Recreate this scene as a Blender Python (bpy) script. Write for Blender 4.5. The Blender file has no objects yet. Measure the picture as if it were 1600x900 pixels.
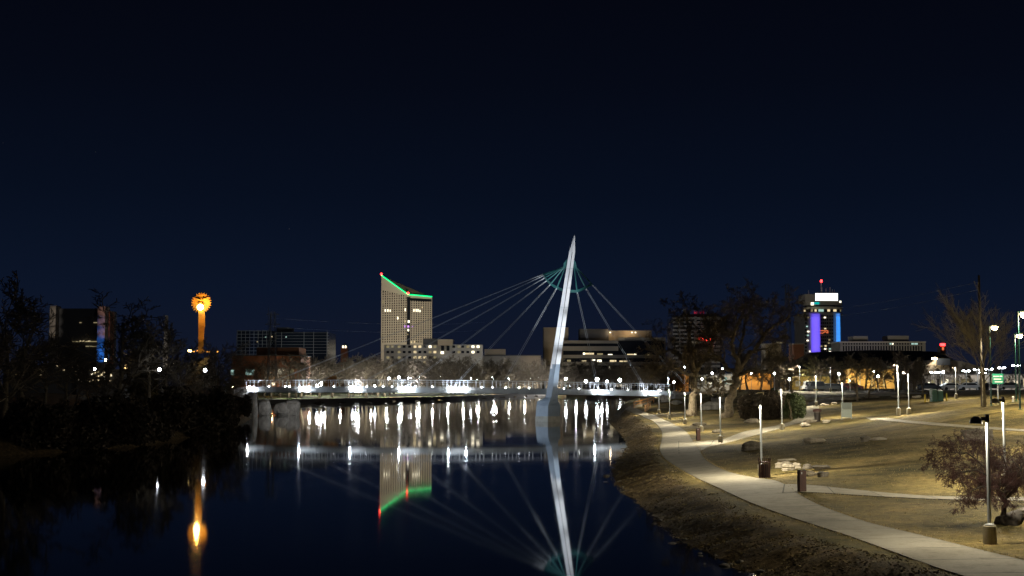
import bpy, math, random
import numpy as np
from mathutils import Vector, Matrix

S = bpy.context.scene
COL = S.collection
R = math.radians
random.seed(7)

# ------------------------------------------------------------------ camera
CAMZ, F, PITCH = 6.3, 2100.0, math.atan(153 / 2100.0)      # eye height above the water, focal length in photo pixels
cam_d = bpy.data.cameras.new('camera'); cam = bpy.data.objects.new('camera', cam_d); COL.objects.link(cam)
cam.location = (0, 0, CAMZ); cam.rotation_euler = (R(90) + PITCH, 0, 0)
cam_d.sensor_width = 36; cam_d.lens = 36 * F / 1600; cam_d.clip_start = 0.5; cam_d.clip_end = 20000
S.camera = cam
# ------------------------------------------------------------------ night sky
W = bpy.data.worlds.new('World'); S.world = W; W.use_nodes = True
wn, wl = W.node_tree.nodes, W.node_tree.links; wn.clear()
def N(nodes, t, **k):
    n = nodes.new(t)
    for a, b in k.items():
        if a in n.inputs: n.inputs[a].default_value = b
        else: setattr(n, a, b)
    return n
tc = N(wn, 'ShaderNodeTexCoord'); sep = N(wn, 'ShaderNodeSeparateXYZ')
wl.new(tc.outputs['Generated'], sep.inputs[0])
rmp = N(wn, 'ShaderNodeValToRGB'); wl.new(sep.outputs['Z'], rmp.inputs[0])
cr = rmp.color_ramp
cr.elements[0].position = 0.0; cr.elements[0].color = (0.0066, 0.0090, 0.0208, 1)
cr.elements[1].position = 1.0; cr.elements[1].color = (0.0010, 0.0014, 0.0040, 1)
for p, c in ((0.07, (0.0036, 0.0074, 0.0205)), (0.14, (0.0022, 0.0046, 0.0128)), (0.22, (0.0016, 0.0028, 0.0075)), (0.30, (0.0012, 0.0018, 0.0048))):
    e = cr.elements.new(p); e.color = (*c, 1)
vor = N(wn, 'ShaderNodeTexVoronoi', feature='F1'); vor.inputs['Scale'].default_value = 34
wl.new(tc.outputs['Generated'], vor.inputs['Vector'])
lt = N(wn, 'ShaderNodeMath', operation='LESS_THAN'); lt.inputs[1].default_value = 0.012; wl.new(vor.outputs['Distance'], lt.inputs[0])
sm = N(wn, 'ShaderNodeMath', operation='MULTIPLY'); sm.inputs[1].default_value = 0.02; wl.new(lt.outputs[0], sm.inputs[0])
addc = N(wn, 'ShaderNodeMixRGB', blend_type='ADD'); addc.inputs[0].default_value = 1
wl.new(rmp.outputs[0], addc.inputs[1]); wl.new(sm.outputs[0], addc.inputs[2])
bg = N(wn, 'ShaderNodeBackground'); bg.inputs['Strength'].default_value = 1.0
wl.new(addc.outputs[0], bg.inputs[0]); wo = N(wn, 'ShaderNodeOutputWorld'); wl.new(bg.outputs[0], wo.inputs[0])
# ------------------------------------------------------------------ exposure
V = S.view_settings; V.view_transform = 'Standard'; V.look = 'None'; V.exposure = 0; V.gamma = 1; V.use_curve_mapping = False
S.render.engine = 'CYCLES'
CY = S.cycles
CY.use_denoising = True; CY.max_bounces = 5; CY.diffuse_bounces = 2; CY.glossy_bounces = 3; CY.transparent_max_bounces = 4
CY.sample_clamp_indirect = 4; CY.sample_clamp_direct = 0; CY.caustics_reflective = False; CY.caustics_refractive = False
try: CY.use_light_tree = True
except Exception: pass
LAMP_WARM, LAMP_COOL = (1.0, 0.91, 0.71), (0.78, 0.88, 1.0)
PATH_LAMP_W, TALL_LAMP_W, BRIDGE_SPOT_W, MAST_W = 1800, 7500, 3300, 118000
FACADE_GAIN = 1.0

# ------------------------------------------------------------------ pixel <-> place
cp, sp_ = math.cos(PITCH), math.sin(PITCH)
def ray(px, py):
    u, v = (px - 800) / F, (450 - py) / F
    return np.array([u, cp - v * sp_, sp_ + v * cp])
def at_y(px, py, Y):
    d = ray(px, py); t = Y / d[1]
    return Vector((d[0] * t, Y, CAMZ + d[2] * t))
def at_z(px, py, z):
    d = ray(px, py); t = (z - CAMZ) / d[2]
    return Vector((d[0] * t, d[1] * t, z))
def zt(py, Y, px=800): return at_y(px, py, Y).z
def xt(px, Y, py=590): return at_y(px, py, Y).x

# ------------------------------------------------------------------ mesh helpers
class MB:
    def __init__(s): s.v = []; s.f = []
    def poly(s, pts):
        i = len(s.v); s.v += [tuple(p) for p in pts]; s.f.append(tuple(range(i, i + len(pts))))
    def box(s, x0, x1, y0, y1, z0, z1):
        i = len(s.v)
        s.v += [(x0,y0,z0),(x1,y0,z0),(x1,y1,z0),(x0,y1,z0),(x0,y0,z1),(x1,y0,z1),(x1,y1,z1),(x0,y1,z1)]
        s.f += [tuple(i + k for k in q) for q in ((0,3,2,1),(4,5,6,7),(0,1,5,4),(1,2,6,5),(2,3,7,6),(3,0,4,7))]
    def cbox(s, c, sx, sy, sz): s.box(c[0]-sx/2, c[0]+sx/2, c[1]-sy/2, c[1]+sy/2, c[2], c[2]+sz)
    def tube(s, pts, radii, n=6, cap=True):
        pts = [Vector(p) for p in pts]
        if not hasattr(radii, '__len__'): radii = [radii] * len(pts)
        base = len(s.v); ref = None
        for k, p in enumerate(pts):
            d = (pts[min(k+1, len(pts)-1)] - pts[max(k-1, 0)])
            d = d.normalized() if d.length > 1e-9 else Vector((0,0,1))
            if ref is None: ref = Vector((1,0,0)) if abs(d.x) < 0.8 else Vector((0,1,0))
            a = d.cross(ref)
            if a.length < 1e-6: a = d.orthogonal()
            a.normalize(); b = d.cross(a)
            for j in range(n):
                t = 2 * math.pi * j / n
                q = p + (a * math.cos(t) + b * math.sin(t)) * radii[k]
                s.v.append((q.x, q.y, q.z))
        for k in range(len(pts) - 1):
            for j in range(n):
                a0 = base + k*n + j; a1 = base + k*n + (j+1) % n
                s.f.append((a0, a1, a1 + n, a0 + n))
        if cap:
            s.f.append(tuple(base + j for j in range(n))[::-1]); s.f.append(tuple(base + (len(pts)-1)*n + j for j in range(n)))
    def lathe(s, c, prof, n=16, cap=True):
        base = len(s.v)
        for (r, z) in prof:
            for j in range(n):
                t = 2*math.pi*j/n; s.v.append((c[0]+r*math.cos(t), c[1]+r*math.sin(t), c[2]+z))
        for k in range(len(prof)-1):
            for j in range(n):
                a0 = base+k*n+j; a1 = base+k*n+(j+1)%n; s.f.append((a0,a1,a1+n,a0+n))
        if cap:
            s.f.append(tuple(base+j for j in range(n))[::-1]); s.f.append(tuple(base+(len(prof)-1)*n+j for j in range(n)))
    def loft(s, rings, cap=True):
        base = len(s.v); n = len(rings[0])
        for r in rings: s.v += [tuple(p) for p in r]
        for k in range(len(rings)-1):
            for j in range(n):
                a0 = base+k*n+j; a1 = base+k*n+(j+1)%n; s.f.append((a0,a1,a1+n,a0+n))
        if cap:
            s.f.append(tuple(base+j for j in range(n))[::-1]); s.f.append(tuple(base+(len(rings)-1)*n+j for j in range(n)))
    def build(s, name, mat, parent=None, smooth=False, loc=None):
        me = bpy.data.meshes.new(name); me.from_pydata(s.v, [], s.f); me.materials.append(mat)
        if smooth: me.polygons.foreach_set('use_smooth', [True]*len(me.polygons))
        me.update()
        o = bpy.data.objects.new(name, me); COL.objects.link(o)
        if parent is not None: o.parent = parent
        if loc is not None: o.location = loc
        return o
def tag(o, label=None, cat=None, group=None, kind=None):
    if label: o['label'] = label
    if cat: o['category'] = cat
    if group: o['group'] = group
    if kind: o['kind'] = kind
    return o
def empty(name, label, cat, group=None, loc=(0,0,0), rz=0):
    o = bpy.data.objects.new(name, None); COL.objects.link(o); o.location = loc; o.rotation_euler = (0,0,rz)
    return tag(o, label, cat, group)
def dup(root, loc, rz=0, label=None, group=None, scale=None):
    r = root.copy(); COL.objects.link(r); r.location = loc; r.rotation_euler = (0,0,rz)
    if scale is not None: r.scale = scale
    if label: r['label'] = label
    if group: r['group'] = group
    for ch in list(root.children):
        c = ch.copy(); COL.objects.link(c); c.parent = r
        for g in list(ch.children):
            d = g.copy(); COL.objects.link(d); d.parent = c
    return r

# ------------------------------------------------------------------ materials
def mat(name, col, rough=0.7, metal=0.0, var=0.0, scale=3.0, bump=0.0, bscale=20.0, spec=0.5, col2=None, emit=None, estr=0.0):
    m = bpy.data.materials.new(name); m.use_nodes = True
    nt = m.node_tree; b = nt.nodes['Principled BSDF']
    b.inputs['Base Color'].default_value = (*col, 1); b.inputs['Roughness'].default_value = rough; b.inputs['Metallic'].default_value = metal
    b.inputs['Specular IOR Level'].default_value = spec
    if emit: b.inputs['Emission Color'].default_value = (*emit, 1); b.inputs['Emission Strength'].default_value = estr
    if var or col2 or bump:
        t = N(nt.nodes, 'ShaderNodeTexCoord')
        if var or col2:
            n = N(nt.nodes, 'ShaderNodeTexNoise'); n.inputs['Scale'].default_value = scale; n.inputs['Detail'].default_value = 6; n.inputs['Roughness'].default_value = 0.65
            nt.links.new(t.outputs['Object'], n.inputs['Vector'])
            r = N(nt.nodes, 'ShaderNodeValToRGB'); r.color_ramp.elements[0].position = 0.32; r.color_ramp.elements[1].position = 0.68
            c2 = col2 or tuple(min(1, x*(1+var)) for x in col); c1 = col if col2 else tuple(x*(1-var) for x in col)
            r.color_ramp.elements[0].color = (*c1, 1); r.color_ramp.elements[1].color = (*c2, 1)
            nt.links.new(n.outputs['Fac'], r.inputs[0]); nt.links.new(r.outputs[0], b.inputs['Base Color'])
        if bump:
            n2 = N(nt.nodes, 'ShaderNodeTexNoise'); n2.inputs['Scale'].default_value = bscale; n2.inputs['Detail'].default_value = 8
            nt.links.new(t.outputs['Object'], n2.inputs['Vector'])
            bp = N(nt.nodes, 'ShaderNodeBump'); bp.inputs['Strength'].default_value = bump; bp.inputs['Distance'].default_value = 0.1
            nt.links.new(n2.outputs['Fac'], bp.inputs['Height']); nt.links.new(bp.outputs[0], b.inputs['Normal'])
    return m
def emat(name, col, s):
    m = bpy.data.materials.new(name); m.use_nodes = True; nt = m.node_tree; nt.nodes.clear()
    e = N(nt.nodes, 'ShaderNodeEmission'); e.inputs[0].default_value = (*col, 1); e.inputs[1].default_value = s
    o = N(nt.nodes, 'ShaderNodeOutputMaterial'); nt.links.new(e.outputs[0], o.inputs[0]); return m

M = dict(
    concrete=mat('concrete', (0.33,0.29,0.20), 0.85, var=0.22, scale=4, bump=0.3, bscale=40),
    steel=mat('galvanised_steel', (0.46,0.48,0.48), 0.42, 0.55, var=0.08, scale=5),
    dark_metal=mat('dark_bronze_metal', (0.045,0.036,0.030), 0.45, 0.4),
    dome_in=mat('lamp_dome', (0.13,0.105,0.08), 0.4, 0.5),
    green_metal=mat('dark_green_paint', (0.012,0.06,0.05), 0.4),
    rust=mat('rusty_brown_steel', (0.065,0.026,0.017), 0.6, 0.1, var=0.35, scale=9),
    bark=mat('bark', (0.20,0.16,0.105), 0.95, var=0.5, scale=2.5, bump=0.8, bscale=9),
    bark_pale=mat('pale_bark', (0.20,0.165,0.10), 0.95, var=0.35, scale=3, bump=0.6, bscale=9),
    twig=mat('twig', (0.19,0.155,0.11), 0.95),
    twig_far=mat('far_twig', (0.15,0.122,0.088), 0.95, var=0.3, scale=0.4),
    twig_pale=mat('pale_twig', (0.28,0.245,0.18), 0.95),
    twig_red=mat('red_brown_twig', (0.052,0.020,0.016), 0.9, var=0.35, scale=2),
    bark_black=mat('dark_bark', (0.05,0.04,0.03), 0.95),
    leaf_dark=mat('dark_shrub_leaf', (0.060,0.044,0.027), 0.8, var=0.5, scale=1.5),
    leaf_brown=mat('brown_leaf_litter', (0.085,0.060,0.030), 0.9, var=0.6, scale=1.2),
    leaf_green=mat('evergreen_leaf', (0.045,0.060,0.018), 0.75, var=0.5, scale=1.5),
    leaf_tan=mat('dry_leaf', (0.19,0.14,0.05), 0.9, var=0.55, scale=0.8),
    leaf_orange=mat('dry_orange_leaf', (0.26,0.12,0.03), 0.9, var=0.4, scale=0.8),
    grass=mat('dry_grass_blade', (0.42,0.32,0.14), 0.9, var=0.4, scale=0.6),
    limestone=mat('limestone', (0.36,0.31,0.23), 0.9, var=0.35, scale=1.6, bump=0.9, bscale=5),
    limestone_dark=mat('weathered_limestone', (0.15,0.13,0.10), 0.9, var=0.5, scale=1.4, bump=0.9, bscale=5),
    boulder=mat('grey_boulder', (0.26,0.25,0.23), 0.9, var=0.4, scale=0.7, bump=0.9, bscale=2.5),
    mast=mat('pale_painted_steel', (0.68,0.69,0.71), 0.5, var=0.07, scale=0.8),
    mast_dark=mat('dimmed_mast_steel', (0.24,0.30,0.37), 0.5, var=0.10, scale=0.8),  # mast steel darkened so the lower shaft's weaker light sits in the colour
    plinth=mat('plinth_concrete', (0.42,0.40,0.35), 0.85, var=0.2, scale=1.0),
    teal=mat('teal_paint', (0.012,0.085,0.085), 0.5),
    cable=mat('cable_steel', (0.36,0.38,0.40), 0.5, 0.0),
    deck=mat('bridge_concrete', (0.36,0.38,0.38), 0.8, var=0.15, scale=0.6),
    rail=mat('rail_steel', (0.62,0.64,0.66), 0.4, 0.4),
    glass=mat('dark_window_glass', (0.012,0.014,0.018), 0.12),
    glass_blue=mat('dark_curtain_glass', (0.015,0.022,0.035), 0.15),
    beige=mat('beige_cladding', (0.50,0.45,0.36), 0.85, var=0.06, scale=0.05),
    tan=mat('tan_concrete', (0.40,0.33,0.23), 0.9, var=0.08, scale=0.06),
    grey=mat('grey_concrete', (0.30,0.28,0.24), 0.9, var=0.10, scale=0.06),
    dkgrey=mat('dark_cladding', (0.10,0.10,0.10), 0.8, var=0.1, scale=0.06),
    mullion=mat('mullion_metal', (0.30,0.31,0.30), 0.6),
    brick=mat('orange_brick', (0.26,0.115,0.060), 0.9, var=0.15, scale=0.4),
    stucco=mat('yellow_stucco', (0.55,0.36,0.14), 0.9, var=0.12, scale=0.3),
    roof=mat('dark_blue_roof', (0.030,0.036,0.045), 0.7),
    stone=mat('stacked_stone', (0.34,0.30,0.25), 0.9, var=0.5, scale=0.5),
    bronze=mat('weathered_bronze_steel', (0.42,0.22,0.05), 0.6, 0.3, var=0.3, scale=0.8),
    white=mat('white_paint', (0.78,0.78,0.76), 0.6),
    black=mat('black_rubber', (0.02,0.02,0.02), 0.8),
    silver=mat('silver_car_paint', (0.45,0.46,0.47), 0.3, 0.3),
    darkcar=mat('dark_car_paint', (0.04,0.045,0.05), 0.25, 0.2),
    redcar=mat('maroon_car_paint', (0.12,0.02,0.02), 0.3),
    signgrey=mat('grey_green_sign', (0.24,0.27,0.23), 0.6),
    signgrey2=mat('dark_grey_green_sign', (0.13,0.15,0.13), 0.6),
    signgreen=mat('green_sign_paint', (0.02,0.24,0.15), 0.5),
    yellow=mat('yellow_paint', (0.5,0.36,0.03), 0.6),
    orange=mat('orange_rail_paint', (0.55,0.24,0.06), 0.6),
    toilet=mat('dark_green_plastic', (0.02,0.075,0.05), 0.5),
    e_white=emat('white_lamp', (0.88,0.94,1.0), 60), e_far=emat('far_lamp', (0.90,0.95,1.0), 80),
    e_bulb=emat('lamp_bulb', (1.0,0.96,0.82), 90), e_deck=emat('deck_lamp', (0.92,0.95,1.0), 70),
    e_flood=emat('floodlight_lens', (0.93,0.96,1.0), 110),
    e_win=emat('lit_window', (1.0,0.80,0.45), 0.9), e_win2=emat('bright_window', (1.0,0.90,0.66), 2.2), e_dim=emat('dim_window', (0.9,0.75,0.40), 0.28),
    e_cool=emat('cool_window', (0.55,0.85,0.75), 0.7), e_purple=emat('purple_window', (0.75,0.35,1.0), 1.2),
    e_bank=emat('bank_lamp', (0.86,0.92,1.0), 32),
    e_green=emat('green_roof_led', (0.0,0.80,0.20), 2.6), e_red=emat('red_beacon', (1.0,0.03,0.03), 9), e_redsign=emat('red_sign_light', (1.0,0.05,0.035), 8), e_redim=emat('dim_red_letter', (0.6,0.01,0.04), 0.8),
    e_screen=emat('white_billboard_screen', (1.0,1.0,0.95), 2.5), e_teal=emat('teal_sign_light', (0.0,0.6,0.6), 0.8), e_orange=emat('orange_sign_light', (1.0,0.22,0.08), 0.8),
    e_sodium=emat('sodium_lamp', (1.0,0.74,0.42), 45), e_statue=emat('amber_floodlight', (1.0,0.72,0.25), 30), e_flame=emat('fire_ring', (1.0,0.38,0.05), 2.5), e_blue=emat('blue_lamp', (0.1,0.3,1.0), 5),
)
def light(kind, name, loc, power, col, radius=0.1, target=None, size=60, blend=0.5, parent=None):
    d = bpy.data.lights.new(name, kind); d.energy = power; d.color = col; d.shadow_soft_size = radius
    o = bpy.data.objects.new(name, d); COL.objects.link(o); o.location = loc
    if kind == 'SPOT':
        d.show_cone = False
        d.spot_size = R(size); d.spot_blend = blend
        dv = Vector(target) - Vector(loc); o.rotation_euler = dv.to_track_quat('-Z', 'Y').to_euler()
    if parent is not None: o.parent = parent
    return o

# ------------------------------------------------------------------ river outline and land height
def wz0(px, py): p = at_z(px, py, 0.0); return (p.x, p.y)
def wy(px, Y): return (xt(px, Y), Y)
RIGHT = [(15,-80), (12.5,15), (9.6,34)] + [wz0(*p) for p in ((1170,900),(1140,890),(1095,865),(1040,835),(1000,795),(967,770),(957,757),(950,740),(953,727),(966,712),(976,698),(972,683),(958,668),(950,658))]
FARR = [wy(953,247), wy(990,262), wy(1040,300), wy(1052,600)]
FARS = [wy(1030,985), wy(950,985), wz0(860,618.0), wz0(780,621), wz0(700,625), wz0(600,627.5), wz0(500,630), wz0(430,631.5)]
LEFT = [wy(398,452), wy(392,400), wy(392,300), wz0(396,651), wz0(385,658), wz0(365,666), wz0(300,683), wz0(200,698), wz0(100,707), wz0(0,713), (-52,80), (-50,20), (-48,-80)]
RIVER = np.array(RIGHT + FARR + FARS + LEFT)
def river_sd(x, y):                       # > 0 on land, metres from the shore
    x = np.asarray(x, float); y = np.asarray(y, float)
    dmin = np.full(x.shape, 1e18); ins = np.zeros(x.shape, bool)
    n = len(RIVER)
    for i in range(n):
        ax, ay = RIVER[i]; bx, by = RIVER[(i+1) % n]
        ex, ey = bx-ax, by-ay; L = ex*ex+ey*ey
        t = np.clip(((x-ax)*ex+(y-ay)*ey)/L, 0, 1)
        dmin = np.minimum(dmin, (x-ax-t*ex)**2+(y-ay-t*ey)**2)
        c = ((ay > y) != (by > y))
        with np.errstate(divide='ignore', invalid='ignore'):
            xi = ax + (y-ay)*ex/(ey if ey != 0 else 1e-12)
        ins ^= (c & (x < xi))
    d = np.sqrt(dmin); return np.where(ins, -d, d)
CTRL = [(1540,885,0.95),(1300,800,1.0),(1190,748,1.1),(1060,702,1.1),(1056,668,1.35),(1018,652,1.7),(1000,643,2.1),(980,635,2.7),
        (1430,775,1.25),(1600,780,1.35),(1547,850,1.0),(1570,761,1.45),(1126,692,1.15),(1222,672,1.9),(1096,675,1.4),(1070,663,1.5),(1046,655,1.75),(1030,646,2.25),
        (1403,650,3.45),(1420,648,3.5),(1317,654,2.55),(1275,635,3.5),(1298,612,5.2),(1250,611,5.25),(1494,623,4.64),(1392,656,3.2),(1460,666,3.1),(1600,673,3.1),
        (1549,634,4.4),(1594,640,4.4),(1588,627,4.5),(1350,690,2.4),(1270,690,1.95),(1460,700,2.4),(1250,725,1.45),(1330,735,1.55),(1450,740,1.75),(1560,720,2.1),
        (1085,650,2.2),(1140,650,2.2),(1277,659,2.5),(1340,614,5.0),(1420,616,4.95),(1400,790,1.1),(1580,830,1.0),(1190,640,2.6),(1200,690,1.4),(1130,715,1.15),(1100,612,4.6)]
cw = [tuple(at_z(*c)) for c in CTRL]
cw += [(20,20,0.9),(40,25,1.0),(60,40,1.4),(80,60,2.6),(90,90,3.6),(110,130,4.5),(120,200,5.3),(70,235,5.4),(100,260,5.5),(40,262,5.1),(32,256,5.0)]
CW = np.array(cw)
def tps(r2): return np.where(r2 > 1e-9, r2*np.log(np.maximum(r2,1e-9)), 0)
nC = len(CW); SC = 50.0; cx, cy_ = CW[:,0]/SC, CW[:,1]/SC
A = np.zeros((nC+3, nC+3)); A[:nC,:nC] = tps((cx[:,None]-cx)**2+(cy_[:,None]-cy_)**2) + np.eye(nC)*0.012
A[:nC,nC] = 1; A[:nC,nC+1] = cx; A[:nC,nC+2] = cy_; A[nC:,:nC] = A[:nC,nC:].T
COEF = np.linalg.solve(A, np.concatenate([CW[:,2], [0,0,0]]))
def sst(a, b, x): t = np.clip((x-a)/(b-a), 0, 1); return t*t*(3-2*t)
def wob(x, y): return (np.sin(x*1.7+y*0.6)+np.sin(x*0.45-y*1.3+1.7)+np.sin(x*0.9+y*2.1+0.4)*0.6)*0.33
def H(x, y):
    x = np.atleast_1d(np.asarray(x, float)); y = np.atleast_1d(np.asarray(y, float))
    s = river_sd(x, y) + 0.35
    L = COEF[nC] + COEF[nC+1]*x/SC + COEF[nC+2]*y/SC
    for i in range(nC): L = L + COEF[i]*tps((x/SC-cx[i])**2+(y/SC-cy_[i])**2)
    L = np.clip(L, 0.85, 5.6)
    far_r = 5.4; far_l = 1.75 + 3.2*sst(10, 110, s)
    Lf = far_l + (far_r-far_l)*sst(25, 55, x)
    L = L + (Lf-L)*sst(246, 285, y)
    Ll = 1.6 + 3.0*sst(4, 60, s)
    L = np.where(x < -20*np.ones_like(x), np.where(y < 440, Ll, L), L)
    w = np.where(x > -20, 3.6, 3.0)
    w = np.where(y > 420, 1.2, w)
    k = sst(0, 1, s/w) * 0.75 + 0.25*np.clip(s/w, 0, 1)
    bank = np.where((s > 0) & (s < w*1.25), (wob(x*1.3, y*1.3)*0.13+wob(x*3.1+5, y*2.7)*0.07)*np.clip(s/0.8, 0, 1)*np.clip((w*1.25-s)/1.0, 0, 1), 0)
    land = -0.12 + (L+0.12)*k + bank
    return np.where(s > 0, land, -0.12 + np.maximum(s*0.5, -1.8))
def Hz(x, y): return float(H(x, y)[0])
TS = np.concatenate([np.arange(30, 160, 0.25), np.arange(160, 420, 0.8)])
def hit(px, py):                          # where the line of sight meets the land
    d = ray(px, py); P = np.outer(TS, d) + np.array([0,0,CAMZ])
    h = H(P[:,0], P[:,1]); below = np.where(P[:,2] <= h)[0]
    if len(below) == 0: return at_z(px, py, 3.0) if py > 606 else at_y(px, py, 300)
    i = below[0]
    if i == 0: return Vector(P[0])
    a, b = P[i-1][2]-h[i-1], P[i][2]-h[i]; t = a/(a-b+1e-12)
    q = P[i-1]*(1-t)+P[i]*t
    return Vector((q[0], q[1], Hz(q[0], q[1])))

# ------------------------------------------------------------------ ground sheet
xs = np.concatenate([-np.geomspace(7000, 75, 40), np.arange(-72, -4, 2.0), np.arange(-4, 50, 0.6), np.arange(50, 96, 1.6), np.geomspace(97, 7000, 44)])
ys = np.concatenate([[-400,-100,-20,10,25], np.arange(32, 140, 0.6), np.arange(140, 270, 1.0), np.arange(270, 300, 2.5), np.geomspace(302, 9000, 90)])
GX, GY = np.meshgrid(xs, ys); fx, fy = GX.ravel(), GY.ravel()
gz = H(fx, fy); sdv = river_sd(fx, fy)
nx, ny = len(xs), len(ys)
idx = np.arange(nx*ny).reshape(ny, nx)
quads = np.stack([idx[:-1,:-1].ravel(), idx[:-1,1:].ravel(), idx[1:,1:].ravel(), idx[1:,:-1].ravel()], 1)
me = bpy.data.meshes.new('ground'); me.from_pydata(np.stack([fx,fy,gz],1).tolist(), [], quads.tolist())
me.polygons.foreach_set('use_smooth', [True]*len(me.polygons))
ab = me.attributes.new('bank', 'FLOAT', 'POINT'); ab.data.foreach_set('value', np.maximum(1-sst(2.2, 4.2, sdv), ((fx < -20) & (fy < 430)).astype(float)).astype(np.float32))
pv = (sst(228, 236, fy)*sst(48, 55, fx)).astype(np.float32)
ap = me.attributes.new('paved', 'FLOAT', 'POINT'); ap.data.foreach_set('value', pv)
gn = sst(300, 440, fy).astype(np.float32); ag = me.attributes.new('green', 'FLOAT', 'POINT'); ag.data.foreach_set('value', gn)
gm = bpy.data.materials.new('lawn'); gm.use_nodes = True; nt = gm.node_tree; nd, lk = nt.nodes, nt.links; bs = nd['Principled BSDF']
bs.inputs['Roughness'].default_value = 0.95; bs.inputs['Specular IOR Level'].default_value = 0.15
tcg = N(nd, 'ShaderNodeTexCoord')
def noise(sc, det=6, rough=0.65):
    n = N(nd, 'ShaderNodeTexNoise'); n.inputs['Scale'].default_value = sc; n.inputs['Detail'].default_value = det; n.inputs['Roughness'].default_value = rough
    lk.new(tcg.outputs['Object'], n.inputs['Vector']); return n
def ramp(n, stops):
    r = N(nd, 'ShaderNodeValToRGB'); e = r.color_ramp.elements
    e[0].position, e[0].color = stops[0][0], (*stops[0][1],1); e[1].position, e[1].color = stops[-1][0], (*stops[-1][1],1)
    for p, c in stops[1:-1]: q = e.new(p); q.color = (*c,1)
    lk.new(n.outputs['Fac'], r.inputs[0]); return r
def mix(f, a, b, mode='MIX'):
    m = N(nd, 'ShaderNodeMixRGB', blend_type=mode)
    if isinstance(f, float): m.inputs[0].default_value = f
    else: lk.new(f, m.inputs[0])
    lk.new(a, m.inputs[1]); lk.new(b, m.inputs[2]); return m.outputs[0]
big = ramp(noise(0.16, 5), [(0.32,(0.082,0.070,0.022)),(0.5,(0.185,0.142,0.050)),(0.68,(0.29,0.215,0.085))])
fine = ramp(noise(3.2, 8, 0.78), [(0.32,(0.36,0.34,0.29)),(0.5,(0.92,0.92,0.92)),(0.70,(1.42,1.38,1.30))])
mid = ramp(noise(0.55, 8, 0.72), [(0.34,(0.42,0.44,0.36)),(0.50,(0.90,0.90,0.86)),(0.70,(1.22,1.14,1.02))])
lawn = mix(1.0, mix(1.0, big.outputs[0], fine.outputs[0], 'MULTIPLY'), mid.outputs[0], 'MULTIPLY')
bankc = ramp(noise(1.9, 10, 0.85), [(0.34,(0.024,0.017,0.010)),(0.47,(0.085,0.060,0.029)),(0.57,(0.17,0.118,0.056)),(0.68,(0.30,0.235,0.14))])
at1 = N(nd, 'ShaderNodeAttribute', attribute_name='bank'); at2 = N(nd, 'ShaderNodeAttribute', attribute_name='paved'); at3 = N(nd, 'ShaderNodeAttribute', attribute_name='green')
nb = noise(0.9, 6); mm = N(nd, 'ShaderNodeMath', operation='ADD'); lk.new(at1.outputs['Fac'], mm.inputs[0]); lk.new(nb.outputs['Fac'], mm.inputs[1])
ms = N(nd, 'ShaderNodeMapRange'); ms.inputs['From Min'].default_value = 0.75; ms.inputs['From Max'].default_value = 1.15; lk.new(mm.outputs[0], ms.inputs[0])
pave = ramp(noise(0.5, 6), [(0.3,(0.07,0.068,0.065)),(0.7,(0.11,0.105,0.10))])
green = ramp(noise(0.12, 5), [(0.35,(0.035,0.065,0.016)),(0.65,(0.12,0.105,0.045))])
c = mix(at3.outputs['Fac'], lawn, green.outputs[0]); c = mix(at2.outputs['Fac'], c, pave.outputs[0]); c = mix(ms.outputs[0], c, bankc.outputs[0])
lk.new(c, bs.inputs['Base Color'])
bp = N(nd, 'ShaderNodeBump'); bp.inputs['Strength'].default_value = 0.9; bp.inputs['Distance'].default_value = 0.12
lk.new(noise(4.5, 9, 0.8).outputs['Fac'], bp.inputs['Height']); lk.new(bp.outputs[0], bs.inputs['Normal'])
me.materials.append(gm); g = bpy.data.objects.new('ground', me); COL.objects.link(g); tag(g, kind='structure')

# water: long exposure, so almost still
wm = bpy.data.materials.new('river_water'); wm.use_nodes = True; b = wm.node_tree.nodes['Principled BSDF']
b.inputs['Base Color'].default_value = (0.0012,0.0018,0.003,1); b.inputs['IOR'].default_value = 1.33; b.inputs['Roughness'].default_value = 0.062
nd2, lk2 = wm.node_tree.nodes, wm.node_tree.links
t2 = N(nd2, 'ShaderNodeTexCoord'); mp = N(nd2, 'ShaderNodeMapping'); mp.inputs['Scale'].default_value = (0.05,0.12,1); lk2.new(t2.outputs['Object'], mp.inputs[0])
n2 = N(nd2, 'ShaderNodeTexNoise'); n2.inputs['Scale'].default_value = 1.0; n2.inputs['Detail'].default_value = 3; lk2.new(mp.outputs[0], n2.inputs['Vector'])
mr = N(nd2, 'ShaderNodeMapRange'); mr.inputs['From Min'].default_value = 0.35; mr.inputs['From Max'].default_value = 0.65; mr.inputs['To Min'].default_value = 0.030; mr.inputs['To Max'].default_value = 0.042
lk2.new(n2.outputs['Fac'], mr.inputs[0]); lk2.new(mr.outputs[0], b.inputs['Roughness'])
wb = MB(); wb.poly([(-700,-300,0),(500,-300,0),(500,1300,0),(-700,1300,0)]); tag(wb.build('river', wm), kind='structure')

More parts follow.
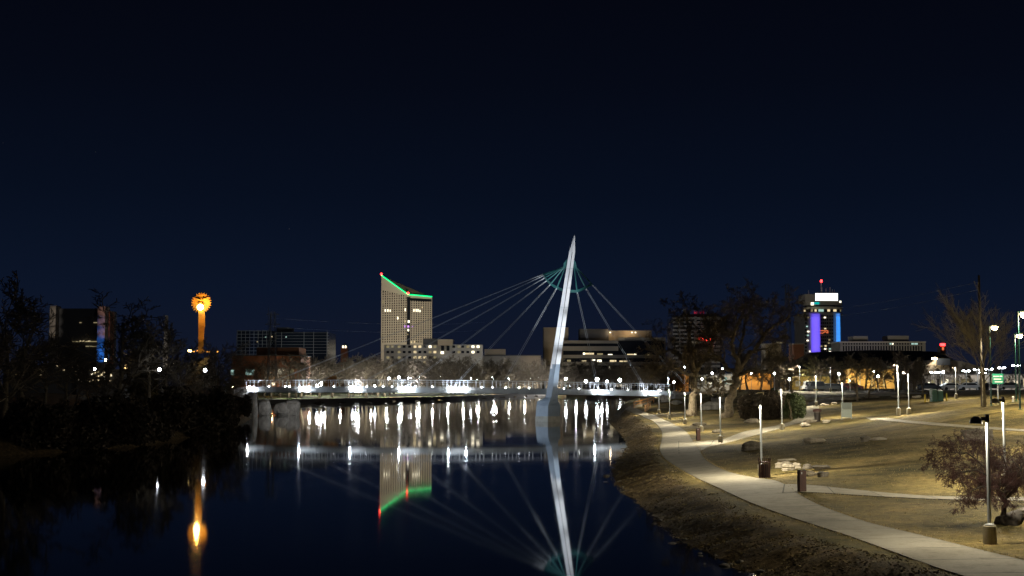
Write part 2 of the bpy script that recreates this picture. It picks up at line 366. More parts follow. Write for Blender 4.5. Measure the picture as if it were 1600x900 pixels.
# ------------------------------------------------------------------ paths
path_m = bpy.data.materials.new('path_concrete'); path_m.use_nodes = True
nt = path_m.node_tree; nd, lk = nt.nodes, nt.links; bs = nd['Principled BSDF']; bs.inputs['Roughness'].default_value = 0.9; bs.inputs['Specular IOR Level'].default_value = 0.2
tcg = N(nd, 'ShaderNodeTexCoord')
pc = ramp(noise(0.35, 7, 0.7), [(0.3,(0.25,0.225,0.170)),(0.7,(0.34,0.305,0.230))]); pf = ramp(noise(9, 6, 0.7), [(0.3,(0.82,0.82,0.82)),(0.7,(1.1,1.1,1.1))])
ps = ramp(noise(1.3, 8, 0.75), [(0.36,(0.72,0.70,0.66)),(0.5,(1,1,1))])
aa = N(nd, 'ShaderNodeAttribute', attribute_name='along'); ac = N(nd, 'ShaderNodeAttribute', attribute_name='across')
def mth(op, a, b_=None):
    m = N(nd, 'ShaderNodeMath', operation=op)
    for i, q in enumerate((a, b_)):
        if q is None: continue
        if isinstance(q, (int, float)): m.inputs[i].default_value = q
        else: lk.new(q, m.inputs[i])
    return m.outputs[0]
jt = mth('LESS_THAN', mth('FRACT', mth('DIVIDE', aa.outputs['Fac'], 3.0)), 0.024)
slab = N(nd, 'ShaderNodeTexWhiteNoise', noise_dimensions='1D'); lk.new(mth('FLOOR', mth('DIVIDE', aa.outputs['Fac'], 3.0)), slab.inputs['W'])
slabv = mth('ADD', mth('MULTIPLY', slab.outputs['Value'], 0.16), 0.90)
edge = mth('MULTIPLY', mth('POWER', mth('ABSOLUTE', mth('SUBTRACT', mth('MULTIPLY', ac.outputs['Fac'], 2.0), 1.0)), 14.0), mth('MULTIPLY', noise(2.2, 6).outputs['Fac'], 0.9))
fac = mth('MULTIPLY', mth('MULTIPLY', slabv, mth('SUBTRACT', 1.0, mth('MULTIPLY', jt, 0.72))), mth('SUBTRACT', 1.0, edge))
cmb = N(nd, 'ShaderNodeCombineColor'); [lk.new(fac, cmb.inputs[i]) for i in range(3)]
lk.new(mix(1.0, mix(1.0, mix(1.0, pc.outputs[0], pf.outputs[0], 'MULTIPLY'), ps.outputs[0], 'MULTIPLY'), cmb.outputs[0], 'MULTIPLY'), bs.inputs['Base Color'])
bp = N(nd, 'ShaderNodeBump'); bp.inputs['Strength'].default_value = 0.25; bp.inputs['Distance'].default_value = 0.03; lk.new(noise(25, 5).outputs['Fac'], bp.inputs['Height']); lk.new(bp.outputs[0], bs.inputs['Normal'])
def resample(pts, n):
    p = np.array([(q[0], q[1]) for q in pts]); 
    for _ in range(2):                    # corner cutting
        q = [p[0]]
        for a, b2 in zip(p[:-1], p[1:]): q += [a*0.75+b2*0.25, a*0.25+b2*0.75]
        q.append(p[-1]); p = np.array(q)
    s = np.concatenate([[0], np.cumsum(np.hypot(*np.diff(p, axis=0).T))]); t = np.linspace(0, s[-1], n)
    return np.stack([np.interp(t, s, p[:,0]), np.interp(t, s, p[:,1])], 1)
PATH_EDGES = []
def ribbon(name, left, right, n, off, m=None, cols=7, extra=0.0):
    Lp = [hit(*p) if len(p) == 2 else Vector(p) for p in left]; Rp = [hit(*p) if len(p) == 2 else Vector(p) for p in right]
    a, b2 = resample(Lp, n), resample(Rp, n); PATH_EDGES.append((a, b2))
    mb = MB(); k = np.linspace(0, 1, cols)
    P = a[:,None,:]*(1-k)[None,:,None] + b2[:,None,:]*k[None,:,None]
    z = H(P[...,0].ravel(), P[...,1].ravel()).reshape(n, cols) + off
    e = z.copy(); 
    for i in range(n):
        mb.v.append((P[i,0,0], P[i,0,1], z[i,0]-0.15))
        for j in range(cols): mb.v.append((P[i,j,0], P[i,j,1], z[i,j]))
        mb.v.append((P[i,-1,0], P[i,-1,1], z[i,-1]-0.15))
    c2 = cols+2
    for i in range(n-1):
        for j in range(c2-1): q = i*c2+j; mb.f.append((q, q+1, q+1+c2, q+c2))
    o = mb.build(name, m or path_m); mid_ = (a+b2)/2; al = np.concatenate([[0], np.cumsum(np.hypot(*np.diff(mid_, axis=0).T))])
    at_ = o.data.attributes.new('along', 'FLOAT', 'POINT'); at_.data.foreach_set('value', np.repeat(al, c2).astype(np.float32))
    ax_ = o.data.attributes.new('across', 'FLOAT', 'POINT'); ax_.data.foreach_set('value', np.tile(np.concatenate([[0], k, [1]]), n).astype(np.float32))
    return tag(o, kind='structure')
ribbon('river_path',
    [(9.9+3.2,30,0),(1540,915),(1442,880),(1392,862),(1321,836),(1250,814),(1200,797),(1155,779),(1106,755.6),(1067,736),(1043,721),(1032,709),(1030,700),(1034,689),(1035,677),(1031,667.6),(1021,658),(1006,652),(987,644.5),(975,639),(970,633.5)],
    [(18.6,30,0),(1640,887),(1600,876.6),(1556,866),(1499,852),(1428,834),(1357,818),(1286,793),(1248,774),(1219,752),(1187,748),(1158,743),(1126,733.6),(1104,721),(1095,709),(1084,692),(1078,681),(1067,670),(1053,662.7),(1031,653),(1009,644.5),(992,636.5),(988,631)], 260, 0.030)
ribbon('lawn_path', [(1225,757),(1259,757.6),(1321,764.5),(1392,771.5),(1463,776.5),(1540,777.5),(1640,778)], [(1222,771),(1262,769.5),(1321,773.5),(1392,777.7),(1463,781),(1540,783),(1640,783.5)], 90, 0.034)
ribbon('hill_path', [(1060,690),(1106,689.6),(1131,687),(1158,675),(1190,669.5),(1221,664),(1239,656.6),(1252,648),(1260.6,637),(1263,630)], [(1060,709),(1096,706.5),(1107,699),(1126,694.5),(1160,686),(1194,677),(1226,667.6),(1256,660),(1281,650),(1279,639),(1284,632)], 90, 0.034)
ribbon('crest_path', [(1352,652.6),(1392,653.8),(1421,658.6),(1500,665.5),(1600,671.5),(1660,675)], [(1360,657),(1392,658.6),(1428,663.2),(1500,669.0),(1600,674.5),(1660,678)], 60, 0.034)
ribbon('upper_path', [(1262,630),(1276,625),(1305,620.5),(1345,617.5),(1400,615.5)], [(1284,633),(1298,629),(1320,624.5),(1350,621),(1400,618.2)], 60, 0.038)
ribbon('service_walk', [(1215,611.3),(1260,612.2),(1300,613.5),(1340,613.8),(1450,613.9)], [(1215,613.5),(1260,616.5),(1300,617.3),(1340,616.8),(1450,615.6)], 60, 0.042)

# ------------------------------------------------------------------ rocks
def rock_mb(seed, sx, sy, sz, sub=3, rough=0.28, flat=0.75, block=1.0):
    import bmesh
    bm = bmesh.new(); bmesh.ops.create_icosphere(bm, subdivisions=sub, radius=1); rr = random.Random(seed)
    planes = [(Vector((rr.gauss(0,1), rr.gauss(0,1), rr.gauss(0,1))).normalized(), rr.uniform(flat-0.15, flat+0.15)) for _ in range(9)]
    ph = [rr.uniform(0, 6) for _ in range(6)]
    mb = MB()
    for v in bm.verts:
        p = v.co.copy()
        if block != 1.0: p = Vector([math.copysign(abs(c)**block, c) for c in p])*0.86
        for n_, d_ in planes:
            k = p.dot(n_)
            if k > d_: p -= n_*(k-d_)
        q = 1 + rough*0.22*(math.sin(p.x*4+ph[0])+math.sin(p.y*5+ph[1])+math.sin(p.z*4.5+ph[2])) + rough*0.10*(math.sin(p.x*11+ph[3])+math.sin(p.y*12+ph[4])+math.sin(p.z*13+ph[5]))
        p *= q; mb.v.append((p.x*sx, p.y*sy, p.z*sz))
    mb.f = [tuple(v.index for v in f.verts) for f in bm.faces]; bm.free(); return mb
def rock(name, label, px, py, wpx, hpx, seed, m='limestone', cat='rock', group=None, depth=0.8, sink=0.25, loc=None, rz=None):
    p = loc or hit(px, py); s = p.y/F; w, h = wpx*s, hpx*s
    o = rock_mb(seed, w/2*1.05, w/2*depth, h*0.62, sub=4, rough=0.55, block=0.7, flat=0.85).build(name, M[m], None, False, (p.x, p.y, p.z + h*(0.5-sink*0.5)))
    o.rotation_euler = (0, 0, rz if rz is not None else random.uniform(-0.4, 0.4)); return tag(o, label, cat, group)

# ------------------------------------------------------------------ trees
def rnd_perp(d, rr):
    v = Vector((rr.gauss(0,1), rr.gauss(0,1), rr.gauss(0,1))); v -= d*v.dot(d)
    return v.normalized() if v.length > 1e-6 else d.orthogonal().normalized()
def grow(T, rr, p, d, L, r, lev, P):
    """one branch and everything on it; T = [limbs, twigs]"""
    n = P['seg'][lev]; pts = [p.copy()]; rad = [r]; st = L/n
    for k in range(n):
        d = (d + rnd_perp(d, rr)*P['kink'][lev] + Vector((0,0,P['up'][lev]))).normalized()
        p = p + d*st; pts.append(p.copy()); rad.append(max(P['rmin'], r*(1-(k+1)/n*P['taper'])))
    last = lev >= P['levels']
    T[1 if lev >= P['twig_from'] else 0].tube(pts, rad, 3 if lev >= P['twig_from'] else (6 if lev else 8), cap=not last)
    if not last: sprout(T, rr, pts, rad, L, lev, P)
def sprout(T, rr, pts, rad, L, lev, P):
    nc = P['kids'][lev]
    for c in range(nc):
        t = P['t0'][lev] + (1-P['t0'][lev])*(c+rr.random())/nc
        x = min(t*(len(pts)-1), len(pts)-1.001); i = int(x); q = pts[i].lerp(pts[i+1], x-i); dd = (pts[i+1]-pts[i]).normalized()
        rr_ = rad[i]*(1-(x-i))+rad[i+1]*(x-i)
        ang = R(rr.uniform(*P['ang'][lev])); nd_ = (dd*math.cos(ang)+rnd_perp(dd, rr)*math.sin(ang)).normalized()
        ln = L*P['ratio'][lev]*rr.uniform(0.65,1.2)*(1-0.35*t)
        grow(T, rr, q, nd_, ln, max(P['rmin'], rr_*P['rr'][lev]), lev+1, P)
GEN = dict(levels=3, twig_from=2, seg=[7,5,4,2], kink=[0.10,0.22,0.28,0.3], up=[0.05,0.10,0.06,0.02], taper=0.85, rmin=0.03, kids=[14,9,8], t0=[0.22,0.15,0.1], ang=[(28,62),(25,60),(25,65)], ratio=[0.55,0.50,0.42], rr=[0.5,0.5,0.6])
def tree_parts(root, seed, h, r, P, mt, mtw):
    rr = random.Random(seed); T = [MB(), MB()]
    grow(T, rr, Vector((0,0,-0.2)), Vector((rr.uniform(-.05,.05), rr.uniform(-.05,.05), 1)).normalized(), h, r, 0, P)
    T[0].build('trunk', mt, root, True); T[1].build('crown', mtw, root)
    return root
def proto(name, seed, P=GEN, mt='bark', mtw='twig_far', h=9.0, r=0.24):
    o = empty(name, 'x', 'tree'); tree_parts(o, seed, h, r, P, M[mt], M[mtw]); return o
PROTO = [proto('bare_tree', 11+k, dict(GEN, kink=[0.08+0.03*k,0.22,0.28,0.3], ang=[(30+4*k,60+4*k),(25,60),(25,65)])) for k in range(4)]
PROTO_USED = [False]*4
def place_tree(k, loc, h, label, group, rz=None, wide=1.0, m=None):
    s = h/10.5; sc = (s*wide, s*wide, s); rz = random.uniform(0, 6.28) if rz is None else rz
    if not PROTO_USED[k]:
        o = PROTO[k]; PROTO_USED[k] = True; o.location = loc; o.rotation_euler = (0,0,rz); o.scale = sc; tag(o, label, 'tree', group)
    else: o = dup(PROTO[k], loc, rz, label, group, sc)
    if m:
        for ch in o.children:
            ch.material_slots[0].link = 'OBJECT'; ch.material_slots[0].material = M[m]
    return o
def hand_tree(name, label, base, limbs, seed, P, mt, mtw, mscale):
    """limbs: lists of (px offset right, px up, depth m, radius m) from the trunk foot; px scaled by mscale metres"""
    o = empty(name, label, 'tree', None, base); rr = random.Random(seed); T = [MB(), MB()]
    for lb in limbs:
        pts = [Vector((a*mscale, dz, b_*mscale)) for a, b_, dz, _ in lb]; rad = [q[3] for q in lb]
        pp, qq = [], []
        for i in range(len(pts)-1):
            for k in range(3):
                t = k/3; j = pts[i].lerp(pts[i+1], t)
                if i+k > 0: j += Vector((rr.gauss(0,1), rr.gauss(0,1), rr.gauss(0,1)))*min(0.22, rad[i]*0.5)
                pp.append(j); qq.append(rad[i]*(1-t)+rad[i+1]*t)
        pp.append(pts[-1]); qq.append(rad[-1])
        T[0].tube(pp, qq, 10)
        if rad[0] < 0.5 or len(limbs) < 3:
            L = sum((b2-a).length for a, b2 in zip(pp[:-1], pp[1:]))
            sprout(T, rr, pp, qq, L, 0, P)
    T[0].build('trunk', M[mt], o, True); T[1].build('crown', M[mtw], o)
    return o

# ------------------------------------------------------------------ park lamps
def make_lamp(tall=False):
    o = empty('path_lamp', 'x', 'street lamp', 'lamps along the park paths')
    b = MB(); b.lathe((0,0,-0.15), [(0.215,0),(0.215,0.74),(0.20,0.77),(0.20,0.78)], 20); b.build('pedestal', M['concrete'], o)
    p = MB(); p.lathe((0,0,0.63), [(0.15,0),(0.15,0.03),(0.075,0.05),(0.062,0.06),(0.052,3.45),(0.052,3.46)], 16); pole = p.build('pole', M['steel'], o, False)
    k = MB(); k.cbox((0,0,4.10), 0.115, 0.115, 0.26); k.box(-0.20,-0.05,-0.035,0.035,4.15,4.27); k.build('bracket', M['dark_metal'], o)
    d = MB(); prof = [(0.205,0.0),(0.20,0.07),(0.175,0.14),(0.125,0.20),(0.06,0.235),(0.012,0.245)]; d.lathe((-0.38,0,4.05), prof, 20, cap=False)
    inner = [(0.012,0.232),(0.055,0.222),(0.115,0.19),(0.165,0.133),(0.19,0.066),(0.196,0.0)]; d.lathe((-0.38,0,4.05), inner, 20, cap=False)
    dome = d.build('lamp_shade', M['dome_in'], o, True)
    l = MB(); l.lathe((-0.38,0,4.055), [(0.02,0.205),(0.07,0.19),(0.085,0.165),(0.07,0.15),(0.01,0.145)], 12); l.build('bulb', M['e_bulb'], dome, True)
    return o
LAMP = make_lamp(); lamp_used = [False]
def lamp(px, py, label, top=None, power=1.0, z=None, rz=0.0, col=LAMP_WARM):
    p = hit(px, py)
    sc = 1.0
    if top is not None:
        h = zt(top, p.y, px) - p.z; sc = min(1.25, max(0.8, h/4.3))
    s3 = (1,1,sc)
    if not lamp_used[0]:
        o = LAMP; lamp_used[0] = True; o.location = p; o.rotation_euler = (0,0,rz); o.scale = s3; o['label'] = label
    else: o = dup(LAMP, p, rz, label, None, s3)
    light('POINT', 'lamp_light', (-0.38, 0, 4.062), PATH_LAMP_W*power, col, 0.05, parent=o)
    return o
lamp(1547, 850, 'large path lamp with dark dome nearest the camera, in front of the red twiggy tree', 650, 0.62)
lamp(1571, 762, 'path lamp glowing brightly behind the red twiggy tree, just off the lawn path', 622, 1.3)
lamp(1190, 743, 'path lamp standing beside the slatted brown litter bin', 627)
lamp(1126, 692, 'path lamp at the fork where the river path meets the hill path', 618)
lamp(1222, 672, 'path lamp on the hill path in front of the rounded green shrub', 605)
lamp(1096, 675, 'path lamp close behind the brown bollard that stands left of the path fork', 612)
lamp(1070.5, 663, 'path lamp just in front of the thick left tree trunk', 610)
lamp(1046.5, 655, 'second path lamp from the footbridge along the river path', 608)
lamp(1030, 646, 'path lamp closest to the right end of the footbridge beside the stone terraces', 606)
lamp(1404, 650, 'taller-looking of the two neighbouring path lamps on the lawn crest', 566)
lamp(1420.5, 648, 'slightly shorter right-hand lamp of the pair on the lawn crest', 580)
lamp(1317, 652, 'path lamp rising from behind the grey-green notice panel', 595)
lamp(1275.5, 635, 'path lamp on the slope directly above the rusty bin beside the hill path', 584)
lamp(1298, 612.5, 'distant path lamp on the upper walk in front of the parked silver cars', 572)
lamp(1250, 611.5, 'distant path lamp at the left end of the upper walk near the parked van', 570)
lamp(1494, 623, 'path lamp on the far lawn right of the dark green cabins', 571)
# unseen lamps added beyond the frame to brighten and even out the lawn
lamp(1668, 812, 'unseen lamp added beside the lawn path past the right edge of the view', None, 0.35)
lamp(1650, 706, 'unseen lamp added on the lawn past the right edge of the view', None, 0.8)
lamp(1662, 672, 'unseen lamp added on the crest walk past the right edge of the view', None, 0.9)

# tall green lamp posts
def tall_lamp(px, py, top, label, w=1.0):
    p = hit(px, py); h = zt(top, p.y, px) - p.z
    o = empty('car_park_lamp', label, 'street lamp', 'tall green lamp posts by the car park', p)
    b = MB(); b.lathe((0,0,0), [(0.18,0),(0.18,0.04),(0.085,0.08),(0.075,h),(0.07,h+0.01)], 12); b.build('pole', M['green_metal'], o)
    a = MB(); a.box(0.05,0.35,-0.03,0.03,h-0.10,h-0.03); a.build('arm', M['green_metal'], o)
    hd = MB(); hd.box(0.32,0.86,-0.22,0.22,h-0.12,h+0.10); he = hd.build('lamp_head', M['green_metal'], o)
    le = MB(); le.lathe((0.59,0,h-0.14), [(0.12,-0.44),(0.30,-0.32),(0.36,-0.08),(0.30,0.018)], 14); le.build('lens', M['e_sodium'], he)
    light('SPOT', 'lamp_light', (0.59,0,h-0.62), TALL_LAMP_W*w, (1.0,0.88,0.58), 0.15, (0.59,0,0), 146, 0.6, parent=o)
    light('POINT', 'lamp_glow', (0.59,0,h-0.75), TALL_LAMP_W*w*0.09, (1.0,0.88,0.58), 0.3, parent=o)
tall_lamp(1549, 634, 508, 'tall dark green lamp post right beside the green roadside sign', 1.0)
tall_lamp(1594, 640, 486, 'tallest green lamp post, at the right edge of the photo', 1.0)
tall_lamp(1588, 627, 521, 'tall green lamp post standing behind the one at the right edge', 1.0)

# twin-headed lamps of the car park
def twin_lamp(px, top, Y, i):
    z0 = Hz(xt(px, Y), Y); x = xt(px, Y); h = zt(top, Y, px) - z0
    o = empty('twin_globe_lamp', 'small twin-headed white lamp in the row across the car park', 'street lamp', 'twin-headed lamps in the car park', (x, Y, z0))
    b = MB(); b.lathe((0,0,0), [(0.09,0),(0.06,0.1),(0.05,h)], 8); b.tube([(-0.45,0,h),(0,0,h-0.35),(0.45,0,h)], 0.04, 6); b.build('pole', M['steel'], o)
    for sx in (-0.45, 0.45):
        g_ = MB(); g_.lathe((sx,0,h), [(0.04,-0.06),(0.22,-0.03),(0.26,0.06),(0.16,0.14),(0.03,0.17)], 10); g_.build('lamp_globe', M['e_white'], o, True)
for i, (px, top, Y) in enumerate(((1459,582,260),(1510,580,236),(1527.5,578,240),(1545.5,577.5,236),(1565.5,575,236),(1588,571.5,228),(1535,583,262),(1470,582,262))): twin_lamp(px, top, Y, i)
# slim bright lamp posts in the car park
def post_lamp(px, top, Y, label, col='e_white', name='car_park_post_lamp', r=0.16, group='slim post lamps in the car park'):
    x = xt(px, Y); z0 = Hz(x, Y); h = zt(top, Y, px) - z0
    o = empty(name, label, 'street lamp', group, (x, Y, z0))
    b = MB(); b.lathe((0,0,-0.2), [(0.10,0),(0.06,0.2),(0.05,h+0.1)], 8); b.build('pole', M['steel'], o)
    g_ = MB(); g_.lathe((0,0,h), [(r*0.5,-r*1.3),(r,-r*0.5),(r,r*0.5),(r*0.5,r*1.2)], 10); g_.build('lamp_globe', M[col], o, True)
    return o
for px, top, Y, lb in ((1474,581,240,'slim post lamp above the dark green cabins'),(1311,584,262,'slim post lamp between the two right-hand parked cars'),(1366,580,270,'slim white post lamp among the trunks before the lit hall'),
                       (1372,588,262,'shorter slim post lamp beside the one among the hall trunks'),(1328,594,262,'small slim post lamp left of the broad park tree'),(1233,592,258,'hooked post lamp left of the upper walk'),
                       (1210,583,250,'tall post lamp lighting the pale bare tree beside it'),(1174,584,300,'slim post lamp in front of the orange floodlit wall'),(1113,583,290,'post lamp between the big trunks, lower one near the left trunk'),(1129,576,300,'tallest post lamp between the two big trunks'),(1143,578,296,'post lamp touching the forked trunk on its left'),(1097,592,282,'low post lamp just right of the left big trunk'),(1070,573,275,'bright bluish lamp shining through the left big tree'),(1053,597,268,'small lamp left of the left big trunk by the bridge end')):
    post_lamp(px, top, Y, lb)

# ------------------------------------------------------------------ bridge
BR = [(375,259.5),(430,255.5),(500,251.5),(560,248.5),(620,246.5),(700,245),(780,245),(860,246),(940,248),(1030,251.5),(1110,256)]
def bridge_pt(px): 
    Y = np.interp(px, [q[0] for q in BR], [q[1] for q in BR]); return xt(px, Y), Y
def deck_z(px): return float(np.interp(px, [375,600,740,860,940,1030,1110],[6.08,6.08,5.96,5.74,5.58,5.30,5.10]))
br = empty('footbridge', 'long curved grey footbridge crossing the river with white lit railing and floodlights', 'bridge')
PX = np.linspace(382, 1105, 90); rings = []
for px in PX:
    x, y = bridge_pt(px); z = deck_z(px)
    rings.append([(x,y,z-0.95),(x,y,z),(x,y-0.02,z+0.02),(x,y+0.3,z+0.02),(x,y+0.3,z-0.04),(x,y+3.6,z-0.04),(x,y+3.9,z),(x,y+3.9,z-0.5),(x,y+2.6,z-1.05)])
mb = MB(); mb.loft(rings); mb.build('deck', M['deck'], br)
for side, yy in (('near', 0.14), ('far', 3.75)):
    r_ = MB()
    for hh, rad in ((1.30,0.055),(0.95,0.022),(0.12,0.022)):
        r_.tube([(bridge_pt(px)[0], bridge_pt(px)[1]+yy, deck_z(px)+hh) for px in PX[:83]], rad, 5)
    rail = r_.build('railing', M['rail'], br)
    k = 0; px = 385.0
    while px < 1048:
        x, y = bridge_pt(px); z = deck_z(px); p = MB(); p.cbox((x, y+yy, z), 0.07, 0.09, 1.30); p.build('post', M['rail'], rail)
        px += 6.2 if (k % 3 != 2) else 13.2; k += 1
# end abutments
ab_ = MB(); x, y = bridge_pt(384); ab_.box(x-5, x+0.6, y-0.4, y+4.4, -0.3, 6.0); ab_.build('abutment', M['boulder'], br)
ab_ = MB(); x, y = bridge_pt(1062); ab_.box(x-0.5, x+7, y-0.25, y+4.4, 0.5, 5.0); ab_.build('abutment', M['limestone_dark'], br)
# small lamps along the deck
for px in (389,415,441,447.5,493,518,544,570,596,610,647,674,700,725,752,769,790,811,827,882,906,957.6,983,1035):
    x, y = bridge_pt(px); z = deck_z(px)
    l = MB(); l.lathe((x,y+(3.55 if px not in (389,) else 0.4),z+0.12), [(0.03,-0.10),(0.10,-0.05),(0.11,0.03),(0.06,0.09)], 8); l.build('deck_lamp', M['e_deck'], br)
# floodlights on brackets off the deck edge
for px, pw, dirx in ((387,0.5,1),(467,1.0,1),(546,1.0,1),(622,1.2,1),(699,1.1,1),(731,0.6,-1),(926,0.75,1),(1006,0.6,1)):
    x, y = bridge_pt(px); z = deck_z(px)
    o = MB(); o.tube([(x,y+0.1,z-0.6),(x,y-0.45,z-0.6),(x,y-0.6,z-0.38)], 0.04, 6); o.cbox((x,y-0.62,z-0.40), 0.24, 0.30, 0.26); fl = o.build('floodlight', M['dark_metal'], br)
    l = MB(); l.cbox((x+0.135*dirx,y-0.62,z-0.40), 0.03, 0.42, 0.42); l.build('lens', M['e_flood'], fl)
    x2, y2 = bridge_pt(px + 27*dirx); z2 = deck_z(px + 27*dirx); a = MB(); xa, xb = x+0.55*dirx, x2
    a.loft([[(xa,y-0.02,z-0.92),(xa,y-0.02,z-0.12),(xa,y-0.42,z-0.30),(xa,y-0.42,z-0.74)],[(xb,y2-0.02,z2-0.80),(xb,y2-0.02,z2-0.45),(xb,y2-0.06,z2-0.52),(xb,y2-0.06,z2-0.72)]]); a.build('cable_anchor', M['white'], br)
    light('SPOT', 'bridge_flood', (x+0.25*dirx, y-0.85, z-0.30), BRIDGE_SPOT_W*pw*0.36, LAMP_COOL, 0.10, (x+5.0*dirx, y+0.35, z-0.45), 100, 0.6)
    light('SPOT', 'anchor_fill', (x+1.0*dirx, y-1.7, z-0.55), BRIDGE_SPOT_W*pw*0.45, LAMP_COOL, 0.10, (x+1.9*dirx, y-0.2, z-0.52), 84, 0.8)  # extra spot without a fixture, added to brighten the anchor into a burst
    light('POINT', 'bridge_glow', (x+0.3*dirx, y-0.75, z-0.1), BRIDGE_SPOT_W*pw*0.14, LAMP_COOL, 0.10)

# ------------------------------------------------------------------ mast with its bow and cables
MY = 240.0
def mp_(px, py, dy=0.0): return tuple(at_y(px, py, MY + dy))
ms_ = empty('bridge_mast', 'tall leaning pale steel mast standing in the river with a teal bow and stay cables', 'mast', None, at_z(856, 658, 0.0))
inv = Matrix.Translation(-ms_.location)
def mbuild(mb, name, m, smooth=False): 
    mb.v = [tuple(Vector(v) - ms_.location) for v in mb.v]; return mb.build(name, m, ms_, smooth)
def ring4(py, xl, xc, xr, f_, bk): return [mp_(xl,py,0), mp_(xc,py,-f_), mp_(xr,py,0.15), mp_((xl+xr)/2,py,bk)]
n_ = MB(); n_.loft([ring4(576,859.6,867.0,874.2,0.75,0.9), ring4(480,875.3,881.6,887.6,0.70,0.8), ring4(393,889.3,894.2,898.7,0.5,0.6), ring4(368,897.3,897.8,898.2,0.03,0.03)]); mbuild(n_, 'needle', M['mast'])
n_ = MB(); n_.tube([Vector(mp_(894.2,394,-0.52)),Vector(mp_(881.6,480,-0.72)),Vector(mp_(867.2,574,-0.78))], 0.045, 6); mbuild(n_, 'ridge_seam', M['dark_metal'])
for py, xl, xc, xr, f_ in ((420,885.3,890.4,895.5,0.56),(450,880.3,886.0,891.8,0.63),(480,875.3,881.6,887.6,0.70),(510,870.4,877.0,883.4,0.716),(540,865.5,872.4,879.2,0.733)):
    n_ = MB(); n_.tube([Vector(mp_(xl,py,-0.02)),Vector(mp_(xc,py,-f_-0.02)),Vector(mp_(xr,py,0.13))], 0.022, 4); mbuild(n_, 'panel_joint', M['mast_dark'])
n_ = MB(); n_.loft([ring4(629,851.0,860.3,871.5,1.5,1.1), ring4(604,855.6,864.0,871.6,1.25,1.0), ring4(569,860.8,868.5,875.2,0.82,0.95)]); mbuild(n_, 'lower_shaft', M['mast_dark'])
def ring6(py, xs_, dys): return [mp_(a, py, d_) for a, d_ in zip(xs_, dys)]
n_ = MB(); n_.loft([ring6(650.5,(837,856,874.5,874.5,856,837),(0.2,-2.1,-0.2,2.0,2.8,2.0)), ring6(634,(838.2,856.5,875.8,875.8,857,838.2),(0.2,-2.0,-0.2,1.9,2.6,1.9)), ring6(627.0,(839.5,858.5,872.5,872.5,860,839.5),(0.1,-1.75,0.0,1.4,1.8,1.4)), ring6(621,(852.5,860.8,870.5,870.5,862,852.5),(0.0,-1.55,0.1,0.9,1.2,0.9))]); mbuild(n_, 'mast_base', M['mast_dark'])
n_ = MB(); n_.loft([ring6(662,(836.4,856,874.9,874.9,856,836.4),(0.1,-2.3,-0.3,2.1,2.9,2.1)), ring6(650.5,(836.4,856,874.9,874.9,856,836.4),(0.1,-2.3,-0.3,2.1,2.9,2.1))]); mbuild(n_, 'plinth', M['plinth'])
RIM = [(849,428.5,6.0),(849.6,430.5,5.6),(851.5,434,5.0),(854.7,438.2,4.2),(860.4,444,3.2),(870,450,2.2),(885,455,1.6),(901.6,455.4,1.4),(915,449.8,2.2),(924.5,444,3.4)]
n_ = MB(); pts = [Vector(mp_(*q)) for q in RIM]
sm_ = []
for i in range(len(pts)-1):
    for t in (0,0.5): sm_.append(pts[i].lerp(pts[i+1], t))
sm_.append(pts[-1]); n_.loft([[(p.x,p.y-0.12,p.z-0.22),(p.x,p.y+0.12,p.z-0.22),(p.x,p.y+0.12,p.z+0.26),(p.x,p.y-0.12,p.z+0.26)] for p in sm_]); mbuild(n_, 'bow', M['teal'])
for i, q in enumerate(RIM):
    if i == 6: continue
    hub = mp_(886.5 if i < 6 else 896.5, 409.5 + 1.2*abs(i-5.5), 0.6); n_ = MB(); e_ = Vector(mp_(*q)); n_.tube([hub, tuple(Vector(hub).lerp(e_,0.5)), tuple(e_)], [0.17,0.11,0.14], 6); mbuild(n_, 'spoke', M['teal'])
for pl in (((887,404),(880.5,411.5),(880.5,417),(886,420)), ((896,404),(899.5,409.5),(901,416),(894,419))):
    n_ = MB(); a = [mp_(*p, 0.5) for p in pl]; c_ = [mp_(*p, 0.75) for p in pl]; n_.loft([a, c_]); mbuild(n_, 'bow_web', M['teal'])
ANCH = [(405,0),(480,1),(554,2),(632,3),(707,4),(782,5),(935,7),(1010,8),(1082,9)]
for apx, ri in ANCH:
    x, y = bridge_pt(apx); z = deck_z(apx)
    for dx in (-0.09, 0.09):
        a = Vector(mp_(*RIM[ri])) + Vector((dx,0,0.0)); b2 = Vector((x+dx*2.2, y+0.05, z)); n_ = MB(); n_.tube([a, a.lerp(b2,0.5), b2], 0.025, 5); mbuild(n_, 'stay_cable', M['cable'])
    n_ = MB(); a = Vector(mp_(*RIM[ri])); n_.tube([a, a.lerp(Vector((x,y,z)),0.018)], 0.10, 6); mbuild(n_, 'cable_socket', M['cable'])
for q_, k_ in (((894,395),0.9),((884,455),1.1),((875,515),1.2),((866,575),1.0)): light('SPOT', 'mast_flood', (22, 200, 2.5), MAST_W*k_, (0.90,0.95,1.0), 0.3, mp_(*q_), 9.5, 0.9)
light('SPOT', 'cable_fill', (0, 196, 1.0), 14000, (0.85,0.92,1.0), 0.4, at_y(690,515,244), 62, 0.8)  # broad spot added to light the left cables evenly, no fixture here
light('SPOT', 'cable_fill', (24, 206, 2.4), 9000, (0.85,0.92,1.0), 0.4, at_y(965,520,244), 50, 0.8)  # second added spot, for the right-hand cables
light('SPOT', 'mast_flood', (-16, 214, 0.8), MAST_W*0.42, (0.82,0.91,1.0), 0.4, mp_(880,470), 26, 0.8)
light('SPOT', 'mast_base_flood', (-10, 222, 0.8), MAST_W*0.045, (0.70,0.85,1.0), 0.3, mp_(857,630), 26, 0.8)

